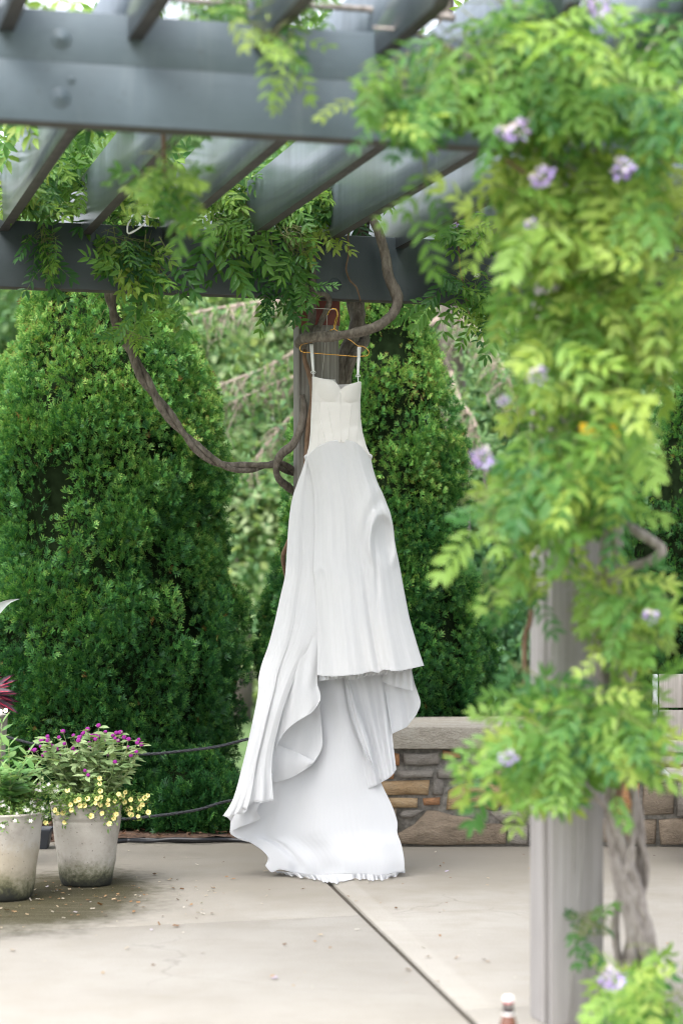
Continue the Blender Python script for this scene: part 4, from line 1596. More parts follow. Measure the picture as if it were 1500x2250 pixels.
# --- front vine
fv = thing('wisteria_vine', tuple(C2 + U * 0.16), 'bright green wisteria with lilac flowers smothering the near post on a braided trunk', 'vine', 'wisteria on the pergola')
BP = M['bark_pale']
cl = [(1335, 1080), (1338, 1180), (1332, 1300), (1338, 1420), (1346, 1540), (1356, 1650), (1366, 1760), (1380, 1860), (1390, 1960), (1394, 2060), (1396, 2160), (1402, 2300)]
ctr = cat_mull([P(a, b, 6.52) for a, b in cl], 140)
ctr[:, 2] = np.maximum(ctr[:, 2], -0.03)
hw = np.interp(np.linspace(0, 1, 140), [0, .3, .5, .7, 1], [0.030, 0.036, 0.042, 0.056, 0.060])
r0 = random.Random(3)
for i in range(9):
    ph = 2 * math.pi * i / 9 + r0.uniform(-.3, .3)
    sp_ = r0.choice([-1, 1, 1]) * r0.uniform(5.0, 11)
    rad = r0.uniform(0.009, 0.016)
    a = np.linspace(0, sp_, 140) + ph + 0.6 * np.sin(np.linspace(0, 9, 140) + i)
    dv_ = r0.uniform(0.8, 1.08)
    q = ctr + np.stack([np.cos(a) * hw * dv_, np.sin(a) * hw * 0.8 * dv_, np.zeros(140)], 1)
    co, F = tube_data(q, np.interp(np.linspace(0, 1, 140), [0, .5, 1], [rad * 0.8, rad, rad * 1.2]), 10, 0.07, i)
    part('stem', mesh('stem', co, F, M['bark_red'] if i in (4,) else BP), fv)
px_tube('stem', [(1345, 1120, 6.5), (1375, 1152, 6.42), (1410, 1175, 6.36), (1440, 1195, 6.34), (1452, 1207, 6.33), (1446, 1222, 6.33), (1425, 1235, 6.35), (1390, 1243, 6.4), (1350, 1262, 6.46)], [9, 10, 11, 11, 10, 9], BP, fv, n=60)
px_tube('stem', [(1400, 1390, 6.4), (1398, 1440, 6.42), (1385, 1480, 6.45), (1382, 1540, 6.46), (1372, 1600, 6.48), (1376, 1700, 6.5)], [5, 9, 12, 13, 13], BP, fv, n=60)
px_tube('stem', [(1250, 1712, 6.3), (1275, 1728, 6.32), (1305, 1748, 6.38), (1335, 1785, 6.45), (1355, 1850, 6.5), (1370, 1960, 6.5)], [4, 6, 7, 9, 9], BP, fv, n=50)
px_tube('stem', [(1330, 1090, 6.5), (1300, 900, 6.45), (1250, 700, 6.40), (1200, 480, 6.30), (1180, 300, 6.2), (1220, 150, 6.1), (1260, -40, 6.1)], [12, 11, 10, 9, 8], BP, fv, n=60)
px_tube('stem', [(1345, 1090, 6.52), (1352, 900, 6.5), (1340, 700, 6.45), (1300, 480, 6.4), (1330, 250, 6.2), (1420, 120, 6.1), (1500, -20, 6.1)], [11, 10, 9, 8, 7], BP, fv, n=60)
px_tube('stem', [(1160, 1690, 6.6), (1152, 1420, 6.56), (1165, 1360, 6.52), (1170, 1250, 6.52)], [5, 6, 6, 4], M['bark_red'], fv, n=30)
px_tube('stem', [(1182, 780, 6.5), (1178, 900, 6.5), (1160, 1000, 6.5)], [4, 4, 3], M['bark_red'], fv, n=30)
px_tube('stem', [(1110, 350, 6.0), (1140, 372, 6.0), (1170, 392, 6.0)], [4, 5, 4], M['bark_red'], fv, n=20)
px_tube('stem', [(820, 60, 6.2), (900, 70, 6.1), (1000, 110, 6.05), (1100, 150, 6.05), (1220, 150, 6.1)], [3, 5, 6, 7], BP, fv, n=40)
vf = Vine()
G1, G2 = (0.62, .17), (0.68, .16)
vf.fill([(860, 110), (910, 40), (990, -40), (1540, -40), (1540, 330), (1080, 330), (1000, 270), (910, 250)], 252, 5.75, 6.25, (0.53, .19), (0.14, .38), (0.161, 0.227), seed=21)
vf.fill([(785, 130), (870, 90), (960, 140), (990, 300), (940, 340), (880, 330), (785, 250)], 44, 5.8, 6.05, (0.55, .15), (0.12, .3), (0.132, 0.189), seed=22)
vf.fill([(1090, 290), (1540, 280), (1540, 520), (1500, 620), (1090, 620), (1070, 440)], 197, 5.85, 6.45, (0.75, .15), (0.14, .38), (0.161, 0.227), seed=23)
vf.fill([(1085, 580), (1510, 560), (1480, 700), (1440, 800), (1420, 900), (1105, 900), (1125, 780), (1085, 700)], 183, 5.95, 6.5, (0.73, .14), (0.14, .38), (0.161, 0.227), seed=24)
vf.fill([(1125, 860), (1430, 860), (1440, 960), (1400, 1060), (1370, 1140), (1290, 1190), (1205, 1200), (1085, 1180), (1065, 1100), (1115, 980)], 164, 5.95, 6.5, (0.61, .18), (0.14, .36), (0.161, 0.227), seed=25)
vf.fill([(1430, 560), (1540, 560), (1540, 760), (1500, 860), (1430, 860)], 24, 6.0, 6.5, (0.73, .14), (0.14, .36), (0.161, 0.227), seed=34)
vf.fill([(1005, 1070), (1115, 1030), (1165, 1180), (1145, 1240), (1075, 1200), (1005, 1100)], 13, 6.0, 6.3, (0.48, .1), (0.14, .36), (0.161, 0.208), seed=26)
vf.fill([(1050, 1180), (1220, 1180), (1200, 1300), (1165, 1330), (1080, 1400), (1040, 1300)], 14, 6.2, 6.45, (0.43, .15), (0.14, .3), (0.132, 0.189), seed=27)
vf.fill([(1245, 1240), (1420, 1220), (1470, 1300), (1490, 1440), (1440, 1420), (1380, 1480), (1290, 1440), (1235, 1330)], 71, 6.05, 6.45, (0.63, .18), (0.12, .3), (0.132, 0.199), seed=28)
vf.fill([(1005, 1640), (1055, 1570), (1125, 1560), (1115, 1430), (1180, 1450), (1260, 1500), (1420, 1480), (1490, 1500), (1480, 1640), (1440, 1720), (1340, 1740), (1290, 1720), (1240, 1780), (1140, 1800), (1125, 1720), (1045, 1700)], 198, 5.95, 6.45, (0.55, .19), (0.12, .34), (0.142, 0.208), seed=29)
vf.fill([(1300, 2120), (1370, 2080), (1500, 2050), (1540, 2300), (1310, 2300), (1285, 2200)], 66, 6.0, 6.4, (0.61, .18), (0.12, .3), (0.123, 0.189), seed=30)
vf.fill([(1245, 2010), (1340, 1990), (1350, 2050), (1250, 2080)], 6, 6.35, 6.45, (0.33, .1), (0.1, .2), (0.095, 0.132), seed=31)
vf.strand([(925, 330), (935, 380), (928, 430), (905, 470), (895, 490)], 6.05, 4, (0.55, .06), (0.13, .17), 31)
vf.strand([(1100, 1600), (1070, 1620), (1045, 1640)], 6.0, 3, (0.62, .06), (0.12, .15), 32)
vf.build(fv)
for q in ((1315, 14, 5.75, 1.0), (1138, 288, 5.75, 1.0), (1105, 292, 5.8, .6), (1190, 388, 5.8, .95), (1365, 370, 5.85, .9), (1180, 825, 5.9, .85), (1060, 1008, 6.0, 1.0), (1115, 1665, 5.9, .75),
          (1430, 1355, 6.0, .65), (1345, 2152, 5.95, 1.05), (1167, 492, 5.9, .5), (1105, 880, 6.0, .5)):
    flower(q[0], q[1], q[2] - 0.16, fv, q[3])
# two yellowed leaflets
yl = mesh('yellow_leaf', [(0, 0, 0), (.3, .3, .06), (.7, .26, .04), (1, 0, 0), (.7, -.26, .04), (.3, -.3, .06)], [(0, 3, 2, 1), (0, 5, 4, 3)], M['wisteria'], False, tint=np.full(6, 1.0))
for (a, b, rt) in ((1272, 930, 0.7), (1352, 918, 1.5)):
    m4 = Matrix.Translation(Vector(P(a, b, 5.93))) @ Matrix.Rotation(R(90), 4, 'X') @ Matrix.Rotation(-rt, 4, 'Z') @ Matrix.Scale(0.06, 4)
    place('yellow_leaf', yl, fv, m4)

# --- shoots hanging from the front beam
tv_ = thing('wisteria_vine', tuple(P(420, 60, 6.2)), 'olive wisteria shoots spilling over and under the front beam beside the bolts', 'vine', 'wisteria on the pergola')
vt = Vine()
px_tube('stem', [(1000, 40, 6.35), (800, 20, 6.35), (600, 10, 6.3), (400, 0, 6.3), (330, -30, 6.3)], [8, 7, 6, 5], BP, tv_, n=40)
px_tube('stem', [(350, -10, 6.35), (352, 200, 6.45), (360, 310, 6.45), (362, 380, 6.45), (364, 430, 6.45)], [4, 4, 5, 3], M['bark_red'], tv_, n=30)
vt.fill([(335, -60), (760, -60), (740, 30), (640, 60), (520, 70), (430, 85), (340, 40)], 50, 6.15, 6.6, (0.38, .2), (0.1, .25), (0.13, .18), seed=41)
vt.fill([(500, 0), (690, 0), (690, 90), (650, 200), (600, 110), (510, 110)], 12, 5.85, 6.05, (0.72, .12), (0.12, .26), (0.12, .16), seed=42)
vt.fill([(270, 330), (440, 300), (450, 440), (430, 530), (350, 470), (260, 460)], 17, 6.35, 6.6, (0.55, .1), (0.12, .28), (0.14, .18), seed=43)
vt.strand([(640, 60), (640, 110), (645, 150), (645, 175)], 5.9, 3, (0.8, .05), (0.11, .14), 44)
vt.strand([(360, 330), (380, 380), (395, 440), (410, 480)], 6.4, 4, (0.6, .06), (0.13, .17), 45)
vt.strand([(60, -30), (120, -20), (180, 10)], 6.9, 5, (0.8, .06), (0.18, .24), 46)
vt.build(tv_)

# --- trellis wires on the near post
wr = thing('trellis_wire', tuple(C2 - V * 0.1), 'thin pale wires running down the face of the near post', 'wire')
for (a, b) in (((1255, 1480), (1258, 2260)), ((1310, 1480), (1246, 2260)), ((1240, 1480), (1262, 1920))):
    pa, pb = on_plane(*a, C2 - V * 0.1), on_plane(*b, C2 - V * 0.1)
    tube('strand', [pa, (pa + pb) / 2, pb], 0.0011, M['wire'], wr, n=6, nseg=5)

# ------------------------------------------------------------------ arborvitae
def spray_template(seed):
    r0 = random.Random(seed)
    co, F, tt = [], [], []

    def blade(b, ang, L, W, z0):
        d = np.array([math.cos(ang), math.sin(ang), z0])
        s_ = np.array([-math.sin(ang), math.cos(ang), 0])
        n0 = len(co)
        co.extend([b, b + d * L * 0.55 + s_ * W, b + d * L, b + d * L * 0.55 - s_ * W])
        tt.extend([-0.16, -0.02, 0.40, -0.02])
        F.append((n0, n0 + 1, n0 + 2, n0 + 3))

    blade(np.zeros(3), 0, 1.0, 0.085, 0)
    for i in range(2):
        x = 0.14 + 0.34 * i
        for sg in (-1, 1):
            blade(np.array([x, 0, 0]), sg * R(r0.uniform(32, 58)), r0.uniform(0.48, 0.66) * (1 - 0.15 * i), 0.075, r0.uniform(-.12, .22))
    return np.array(co), F, np.array(tt)


SPR = [spray_template(i) for i in range(3)]


def arbor(name, label, px, Y, prof, n_clump, n_spray, seed, zbase=0.12, group='clipped evergreen columns', spray=0.046, bright=0.0, shrub=False):
    """prof: (py, half width px) down the tree"""
    r0 = np.random.default_rng(seed)
    zs = np.array([CAM_H - (p[0] - HZ) / FPX * Y for p in prof])[::-1]
    rs_ = np.array([p[1] / FPX * Y for p in prof])[::-1]
    cx = (px - 750) / FPX * Y
    root = thing(name, (cx, Y, 0.0), label, 'shrub' if shrub else 'tree', group)
    ztop = zs[-1]
    tube('trunk', [(cx, Y, -0.05), (cx + 0.02, Y, ztop * 0.4), (cx - 0.01, Y + 0.02, ztop * 0.92)], [0.075 if not shrub else 0.02, 0.05 if not shrub else 0.015, 0.008], M['bark_tree'], root, n=10, nseg=8)
    # near-black core shell, shade inside the crown put into its colour
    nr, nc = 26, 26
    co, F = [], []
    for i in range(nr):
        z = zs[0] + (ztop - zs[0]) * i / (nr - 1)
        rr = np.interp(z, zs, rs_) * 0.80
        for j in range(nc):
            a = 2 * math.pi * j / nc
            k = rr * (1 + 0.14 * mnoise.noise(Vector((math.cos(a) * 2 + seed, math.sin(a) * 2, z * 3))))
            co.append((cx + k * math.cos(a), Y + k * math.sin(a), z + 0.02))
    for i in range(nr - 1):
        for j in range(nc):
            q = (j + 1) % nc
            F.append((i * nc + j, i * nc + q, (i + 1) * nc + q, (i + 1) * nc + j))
    # clumps of sprays
    w_ = np.maximum(np.interp(np.linspace(zs[0], ztop, 400), zs, rs_), 0.02)
    cdf = np.cumsum(w_) / w_.sum()
    cz = np.interp(r0.uniform(0, 1, n_clump), cdf, np.linspace(zs[0], ztop, 400))
    ca = r0.uniform(0, 2 * math.pi, n_clump)
    cr = r0.uniform(0.08, 0.18, n_clump) * (0.6 + 0.5 * np.minimum(1, np.interp(cz, zs, rs_) / 0.5)) * (0.6 if shrub else 1)
    cR = np.maximum(np.interp(cz, zs, rs_) * r0.uniform(0.88, 1.06, n_clump) - cr * 0.8, 0)
    ctr_ = np.stack([cx + cR * np.cos(ca), Y + cR * np.sin(ca), cz], 1)
    out = np.stack([np.cos(ca), np.sin(ca), np.full(n_clump, 0.25)], 1)
    ct = r0.normal(0.0, 0.10, n_clump)
    idx = r0.choice(n_clump, n_spray, p=cr ** 2 / (cr ** 2).sum())
    dv = r0.normal(size=(n_spray, 3)) + out[idx] * 1.15
    dv /= np.linalg.norm(dv, axis=1)[:, None]
    pos = ctr_[idx] + dv * (cr[idx] * r0.uniform(0.62, 1.0, n_spray))[:, None] * np.array([1, 1, 1.25])
    dd = dv * 0.8 + np.array([0, 0, 0.55]) + r0.normal(0, .33, (n_spray, 3))
    nn = np.cross(dv, np.array([0, 0, 1.0])) + r0.normal(0, .6, (n_spray, 3))
    sc_ = spray * r0.uniform(0.65, 1.25, n_spray)
    M3 = frames(dd, nn) * sc_[:, None, None]
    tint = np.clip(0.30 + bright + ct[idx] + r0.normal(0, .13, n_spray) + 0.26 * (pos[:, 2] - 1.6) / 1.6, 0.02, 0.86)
    dead = r0.uniform(size=n_spray) < 0.0035
    tint[dead] = 1.0
    ok = pos[:, 2] > 0.03
    crown = None
    pick = r0.integers(0, 3, n_spray)
    mbs = []
    for k in range(3):
        sel = ok & (pick == k)
        tv, tf, tt = SPR[k]
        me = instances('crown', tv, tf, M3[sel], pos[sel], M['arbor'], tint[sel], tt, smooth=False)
        if crown is None:
            crown = part('crown', me, root, kind=None)
        else:
            part('spray_layer', me, crown)
    part('shade_core', mesh('shade_core', co, F, M['arbor_core']), crown)
    return root


arbor('arborvitae', 'broad dark green arborvitae left of the dress, behind the flower pots', 222, 12.05,
      [(440, 6), (480, 50), (540, 80), (600, 118), (660, 152), (700, 166), (770, 198), (840, 230), (900, 256), (1000, 268), (1100, 270), (1200, 272), (1300, 288), (1380, 308), (1450, 312), (1530, 298), (1620, 284), (1680, 262), (1730, 200), (1770, 120)], 640, 82000, 1)
arbor('arborvitae', 'tall arborvitae directly behind the dress and rear post', 828, 12.35,
      [(430, 6), (480, 36), (560, 76), (640, 102), (700, 110), (780, 118), (840, 150), (900, 172), (1000, 186), (1100, 192), (1200, 214), (1300, 222), (1380, 244), (1450, 256), (1540, 246), (1620, 230), (1700, 200), (1760, 110)], 470, 58000, 2, bright=0.03)
arbor('arborvitae', 'shaded arborvitae at the right edge, rising behind the bench', 1585, 12.4,
      [(640, 6), (700, 40), (780, 86), (860, 120), (950, 160), (1050, 195), (1150, 222), (1250, 238), (1350, 248), (1450, 252), (1550, 240), (1650, 210), (1750, 120)], 300, 25000, 3, bright=-0.05)
arbor('low_evergreen', 'low feathery evergreen under the broad arborvitae, beside the black hose', 420, 11.55,
      [(1668, 30), (1690, 70), (1730, 100), (1780, 108), (1815, 100), (1832, 80)], 110, 7500, 4, group='low evergreens by the rope', spray=0.045, shrub=True, bright=0.06)
arbor('low_evergreen', 'low dark evergreen directly behind the yellow flowers', 285, 11.6,
      [(1650, 30), (1690, 62), (1740, 84), (1790, 90), (1826, 76)], 90, 6000, 5, group='low evergreens by the rope', spray=0.045, shrub=True, bright=0.03)

# ------------------------------------------------------------------ background trees
BL = np.array([(0, 0, 0), (.3, .28, .05), (.7, .24, .03), (1, 0, 0), (.7, -.24, .03), (.3, -.28, .05)])
BLF = [(0, 3, 2, 1), (0, 5, 4, 3)]


def broadleaf(label, px, Y, h, lobes, n, seed, tint=(0.45, .2), leaf=0.105, name='broadleaf_tree', group='trees beyond the evergreens', trunk=0.16):
    """lobes: (px, py, radius m, weight)"""
    r0 = np.random.default_rng(seed)
    x = (px - 750) / FPX * Y
    root = thing(name, (x, Y, -0.09), label, 'tree', group)
    top = np.array([x + r0.normal(0, .2), Y, h])
    tube('trunk', [(x, Y, -0.1), (x + 0.08, Y, h * 0.3), (x - 0.05, Y + 0.1, h * 0.65), tuple(top)], [trunk, trunk * .8, trunk * .5, 0.02], M['bark_tree'], root, n=16, nseg=8)
    pos, dd, tt = [], [], []
    wsum = sum(l[3] for l in lobes)
    lb = MB()
    for (lx, ly, lr, lw) in lobes:
        c = P(lx, ly, Y + r0.normal(0, .5))
        z0 = min(max(0.3, c[2] - 0.8 * lr), h * 0.9)
        lb.tube([(x, Y, z0 * 0.75), tuple((np.array([x, Y, z0]) + c) / 2 + [0, 0, .15]), tuple(c)], [trunk * .35, trunk * .2, 0.015], 6, 10)
        k = int(n * lw / wsum)
        nc = max(6, int(26 * lw))
        cc = r0.normal(size=(nc, 3))
        cc = c + cc / np.linalg.norm(cc, axis=1)[:, None] * lr * r0.uniform(0.25, 1.0, nc)[:, None] * [1.15, 0.8, 0.9]
        i = r0.integers(0, nc, k)
        off = r0.normal(size=(k, 3)) * lr * 0.17
        pos.append(cc[i] + off)
        cl_ = r0.normal(0, .14, nc)
        tt.append(np.clip(r0.normal(*tint, k) + cl_[i], 0.02, 0.98))
    pos = np.vstack(pos)
    tt = np.concatenate(tt)
    k = len(pos)
    d = r0.normal(size=(k, 3)) + [0, -.2, -.5]
    nn = r0.normal(size=(k, 3)) * 0.6 + [0, -.4, .8]
    M3 = frames(d, nn) * (leaf * r0.uniform(.6, 1.3, k))[:, None, None]
    ok = pos[:, 2] > 0.0
    part('limbs', lb.get('limbs', M['bark_tree']), root)
    part('crown', instances('crown', BL, BLF, M3[ok], pos[ok], M['bgleaf'], tt[ok], smooth=False), root)
    return root


broadleaf('pale green broadleaf tree seen between the broad arborvitae and the post', 520, 22, 5.5, [(450, 620, 1.1, 1.2), (560, 700, 1.2, 1.3), (430, 800, .9, 1), (610, 830, 1.0, 1), (520, 960, 1.0, 1.2), (480, 1080, .9, 1.1), (590, 1120, .9, 1.1), (520, 1230, 1.0, 1.2), (560, 520, 1.3, 1)], 24000, 31, (0.64, .2))
broadleaf('bright bushy tree low beside the left outline of the dress', 560, 25, 3.4, [(540, 1060, .8, 1), (600, 1160, .8, 1), (525, 1240, .8, 1), (580, 1340, .8, 1), (530, 1420, .8, 1), (570, 1500, .7, 1)], 15000, 32, (0.80, .14), 0.11, trunk=0.08)
broadleaf('hazy tree at the far left behind the broad arborvitae', -20, 24, 6, [(-60, 760, 1.2, 1.2), (40, 860, 1.0, 1), (20, 760, .8, .8), (-60, 980, 1.3, 1), (-80, 1200, 1.4, 1), (150, 560, 1.2, .8), (60, 600, .6, .25)], 15000, 33, (0.42, .15))
broadleaf('mid green tree behind the tall arborvitae on its right', 1020, 23, 5.0, [(1010, 900, 1.0, 1), (1100, 820, 1.1, 1), (960, 720, .8, .5), (1120, 980, 1.1, 1.2), (1060, 1080, 1.1, 1.2), (1150, 1150, 1.0, 1.1), (1080, 1280, 1.1, 1.3), (1130, 1400, 1.0, 1.2), (1040, 620, 1.2, .6), (1190, 700, 1.0, .8)], 22000, 34, (0.48, .18))
broadleaf('dark leafy tree low between the tall arborvitae and the near post', 1110, 18, 2.6, [(1080, 1200, .5, 1), (1130, 1280, .55, 1), (1090, 1380, .55, 1), (1140, 1450, .6, 1), (1100, 1540, .6, 1)], 12000, 35, (0.15, .1), 0.085, trunk=0.09)
broadleaf('tall tree far behind, above the rear beam', 760, 34, 9.5, [(560, 560, 1.8, 1), (760, 420, 2.2, 1), (940, 480, 2.0, 1), (660, 300, 2.0, 1), (860, 280, 2.0, 1), (700, 640, 1.8, 1), (400, 380, 2.0, 1), (500, 800, 1.6, .8), (1000, 760, 1.4, .6)], 13000, 36, (0.5, .18), 0.22, trunk=0.25)
broadleaf('pale distant tree beyond the left end of the pergola', 160, 36, 9.0, [(60, 480, 1.9, 1), (240, 420, 2.0, 1), (360, 560, 1.8, 1), (-80, 600, 1.6, .8), (140, 620, 1.4, .5), (300, 760, 2, 1)], 9000, 37, (0.55, .18), 0.22, trunk=0.25)
broadleaf('distant tree beyond the right end of the pergola', 1380, 35, 9.0, [(1200, 560, 1.9, 1), (1360, 480, 2.1, 1), (1520, 600, 1.9, 1), (1450, 760, 1.7, 1), (1240, 820, 1.8, 1), (1400, 980, 1.9, 1), (1250, 1100, 1.6, 1)], 11000, 38, (0.45, .18), 0.22, trunk=0.25)

# conifer with bare drooping lower limbs
con = thing('bare_limbed_conifer', tuple(P(985, 1620, 16.8)), 'conifer with grey trunk and bare drooping tan limbs behind the post', 'tree', 'trees beyond the evergreens')
con.location.z = -0.09
ORG[con][2] = -0.09
YC = 16.8
xc = P(985, 800, YC)[0]
tube('trunk', [(xc, YC, -.1), (xc + .05, YC, 2), (xc - .02, YC, 4.5), (xc, YC, 7.5)], [0.14, 0.12, 0.09, 0.02], M['bark_tree'], con, n=16, nseg=8)
rc_ = random.Random(8)
foli_p, foli_d = [], []


def limb(pts, r_):
    q = cat_mull([P(a, b, c) for a, b, c in pts], 24)
    lb = MB().add(*tube_data(q, np.linspace(r_, r_ * 0.25, 24), 6))
    for i in range(3, 24):
        for _ in range(3):
            b = q[i]
            d = np.array([rc_.uniform(-.35, .1), rc_.uniform(-.3, .3), -rc_.uniform(.1, .55)])
            L = rc_.uniform(.25, .75) * 0.75
            lb.tube([b, b + d * L * .5 + [0, 0, .03], b + d * L], [r_ * .22, r_ * .08], 4, 5)
            for t in (0.5, 0.8, 1.0):
                e = b + d * L * t
                lb.tube([e, e + [rc_.uniform(-.1, .1), 0, -rc_.uniform(.04, .14)]], [r_ * .1, r_ * .05], 3, 3)
                if rc_.random() < .35:
                    foli_p.append(e)
    part('limb', lb.get('limb', M['twig_pale']), con)


limb([(985, 690, YC), (820, 780, 16.6), (640, 830, 16.4), (540, 870, 16.3), (475, 905, 16.3)], .035)
limb([(985, 640, YC), (780, 700, 16.6), (600, 800, 16.4), (500, 840, 16.2), (450, 870, 16.2)], .03)
limb([(985, 600, YC), (760, 640, 16.5), (560, 665, 16.3), (420, 690, 16.2), (370, 720, 16.2)], .03)
limb([(985, 780, YC), (800, 850, 16.6), (660, 900, 16.4), (600, 960, 16.3), (560, 1010, 16.3)], .028)
limb([(985, 800, YC), (1010, 880, 16.4), (1040, 920, 16.2), (1060, 990, 16.2)], .03)
limb([(985, 680, YC), (1040, 720, 16.6), (1090, 780, 16.4), (1130, 860, 16.3)], .03)
foli_p = np.array(foli_p)
k = len(foli_p) * 14
idx = rng.integers(0, len(foli_p), k)
pp_ = foli_p[idx] + rng.normal(0, .09, (k, 3))
M3 = frames(rng.normal(size=(k, 3)) + [0, 0, -.6], rng.normal(size=(k, 3))) * rng.uniform(.04, .09, k)[:, None, None]
part('needles', instances('needles', BL * [1, .5, 1], BLF, M3, pp_, M['bgleaf'], np.clip(rng.normal(.5, .18, k), 0.02, .98), smooth=False), con)

# ------------------------------------------------------------------ planters and plants
def planter(loc, rt, rb, h, groove, mat, label):
    root = thing('concrete_planter', loc, label, 'planter', 'concrete planters')
    prof = [(0.001, 0.0), (rb * .93, 0.0), (rb, 0.012)]
    for t in np.linspace(0.08, 1.0, 16):
        prof.append((rb + (rt - rb) * t ** 0.92, h * t))
    if groove:
        gi = min(range(len(prof)), key=lambda i: abs(prof[i][1] - groove))
        g = prof[gi]
        prof = [p for p in prof if abs(p[1] - groove) > 0.008] + [(g[0] + 0.000, groove - 0.006), (g[0] - 0.003, groove), (g[0] + 0.004, groove + 0.006)]
        prof.sort(key=lambda p: (p[1], p[0]))
    prof += [(rt + 0.003, h + 0.004), (rt - 0.006, h + 0.010), (rt - 0.020, h + 0.006), (rt - 0.026, h - 0.02), (rt - 0.03, h - 0.06)]
    co, F = lathe(prof, 64, loc)
    co[:, 0] += 0.0018 * np.sin(co[:, 2] * 40 + co[:, 1] * 25)
    part('shell', mesh('shell', co, F, mat), root)
    co, F = lathe([(rt - 0.028, h - 0.03), (rt * .5, h - 0.022), (0.001, h - 0.018)], 32, loc)
    part('soil', mesh('soil', co, F, M['soil']), root)
    return root


PA = np.array([P(183, 1952, 9.53)[0], 9.66, 0.0])
PB = np.array([P(2, 1985, 9.2)[0], 9.24, 0.0])
PC = np.array([P(-62, 1600, 10.25)[0], 10.25, 0.0])
planter(tuple(PA), 0.165, 0.117, 0.372, 0.305, M['pot'], 'tapered grey concrete planter holding the purple and yellow flowers')
planter(tuple(PB), 0.182, 0.132, 0.375, 0.0, M['pot_tan'], 'tan stained concrete planter cut off by the left edge')
planter(tuple(PC), 0.175, 0.125, 0.735, 0.0, M['pot'], 'tall grey planter at the left edge under the red foliage')
PLEAF = np.array([(0, 0, 0), (.25, .17, .03), (.6, .17, .02), (1, 0, -.06), (.6, -.17, .02), (.25, -.17, .03)])
M['gomleaf'] = leaf_mat('gomphrena_leaf', [(0, (0.10, 0.18, 0.065)), (0.5, (0.23, 0.34, 0.15)), (1, (0.40, 0.48, 0.26))], 0.3, 0.6, 0.3)
M['greenleaf'] = leaf_mat('salvia_leaf', [(0, (0.06, 0.17, 0.05)), (0.5, (0.16, 0.33, 0.10)), (1, (0.37, 0.50, 0.20))], 0.3, 0.5, 0.4)
M['calleaf'] = leaf_mat('calibrachoa_leaf', [(0, (0.05, 0.13, 0.025)), (0.5, (0.13, 0.25, 0.055)), (1, (0.27, 0.37, 0.10))], 0.3, 0.55, 0.3)
M['stemgreen'] = plain('pale_green_stem', (0.22, 0.27, 0.11), 0.6, 0.2, 20, 0.0)
M['magenta'] = plain('magenta_globe', (0.30, 0.012, 0.26), 0.75, 0.45, 240, 0.8)
M['yellow'] = plain('pale_yellow_petal', (0.80, 0.68, 0.26), 0.6, 0.12, 60, 0.0)
M['gold_eye'] = plain('flower_eye', (0.55, 0.35, 0.03), 0.7, 0.2, 60, 0.0)
M['white_petal'] = plain('white_petal', (0.80, 0.76, 0.72), 0.6, 0.06, 60, 0.0)


def rnd_dirs(n, up, sp_):
    d = rng.normal(size=(n, 3)) * sp_ + np.array(up)
    return d / np.linalg.norm(d, axis=1)[:, None]


# globe amaranth
gom = thing('globe_amaranth', (PA[0] + .02, PA[1] + .03, PA[2] + .345), 'globe amaranth with small magenta flower balls in the grey concrete planter', 'plant')
m = MB()
heads = []
gp = [(76, 1672), (100, 1655), (118, 1640), (139, 1607), (130, 1620), (106, 1627), (92, 1627), (112, 1637), (105, 1618), (162, 1616), (193, 1602), (187, 1608), (217, 1594), (175, 1620), (180, 1618), (173, 1627), (197, 1632), (197, 1643), (160, 1644), (148, 1648), (134, 1656), (133, 1636), (142, 1634), (232, 1608), (240, 1614), (213, 1615), (217, 1618), (210, 1624), (256, 1610), (265, 1609), (253, 1622), (273, 1620), (283, 1624), (305, 1625), (311, 1636), (302, 1632), (294, 1648), (300, 1652), (288, 1660), (282, 1642), (187, 1693), (194, 1703), (240, 1658), (247, 1672), (253, 1674), (85, 1726), (95, 1660), (182, 1612), (202, 1617), (228, 1628), (248, 1616), (260, 1627), (178, 1634), (152, 1650), (68, 1647), (77, 1648), (90, 1640), (125, 1646), (167, 1652)]
for i, (a, b) in enumerate(gp):
    Yh = 9.69 + rng.uniform(-.17, .14) if b < 1685 else 9.5
    e = P(a, b, Yh)
    base = np.array([gom.location.x + rng.uniform(-.06, .06), gom.location.y + rng.uniform(-.05, .05), gom.location.z + 0.0])
    midp = (base * .45 + e * .55) + [rng.uniform(-.015, .015) + (e[0] - base[0]) * .15, 0, 0.01]
    m.tube([base, midp, e], [0.0024, 0.0014], 5, 10)
    heads.append((e, midp, base))
part('stems', m.get('stems', M['stemgreen']), gom)
bm = bmesh.new()
bmesh.ops.create_icosphere(bm, subdivisions=2, radius=1.0)
for v_ in bm.verts:
    v_.co *= 0.9 + 0.2 * random.random()
me_g = bpy.data.meshes.new('flower_ball')
bm.to_mesh(me_g)
bm.free()
me_g.materials.append(M['magenta'])
for (e, _, _) in heads:
    s_ = random.uniform(0.0085, 0.0125)
    place('flower_ball', me_g, gom, Matrix.Translation(Vector(e)) @ Matrix.Diagonal((s_, s_, s_ * .9, 1)))
pos, dd, ti = [], [], []
for (e, mp, b) in heads:
    for _ in range(2):
        pos.append(e - [0, 0, .008])
        dd.append(np.array([rng.normal(), rng.normal() - .3, .1]))
        ti.append(rng.uniform(.3, .8))
    for t in np.linspace(.12, .85, 8):
        for sg in (0, 1, 2):
            q = b * (1 - t) + e * t + (mp - (b * .45 + e * .55)) * 4 * t * (1 - t)
            pos.append(q)
            dd.append(np.array([rng.normal(), rng.normal() - .25, rng.uniform(-.4, .5)]))
            ti.append(rng.uniform(.15, .95))
pos, dd = np.array(pos), np.array(dd)
k = len(pos)
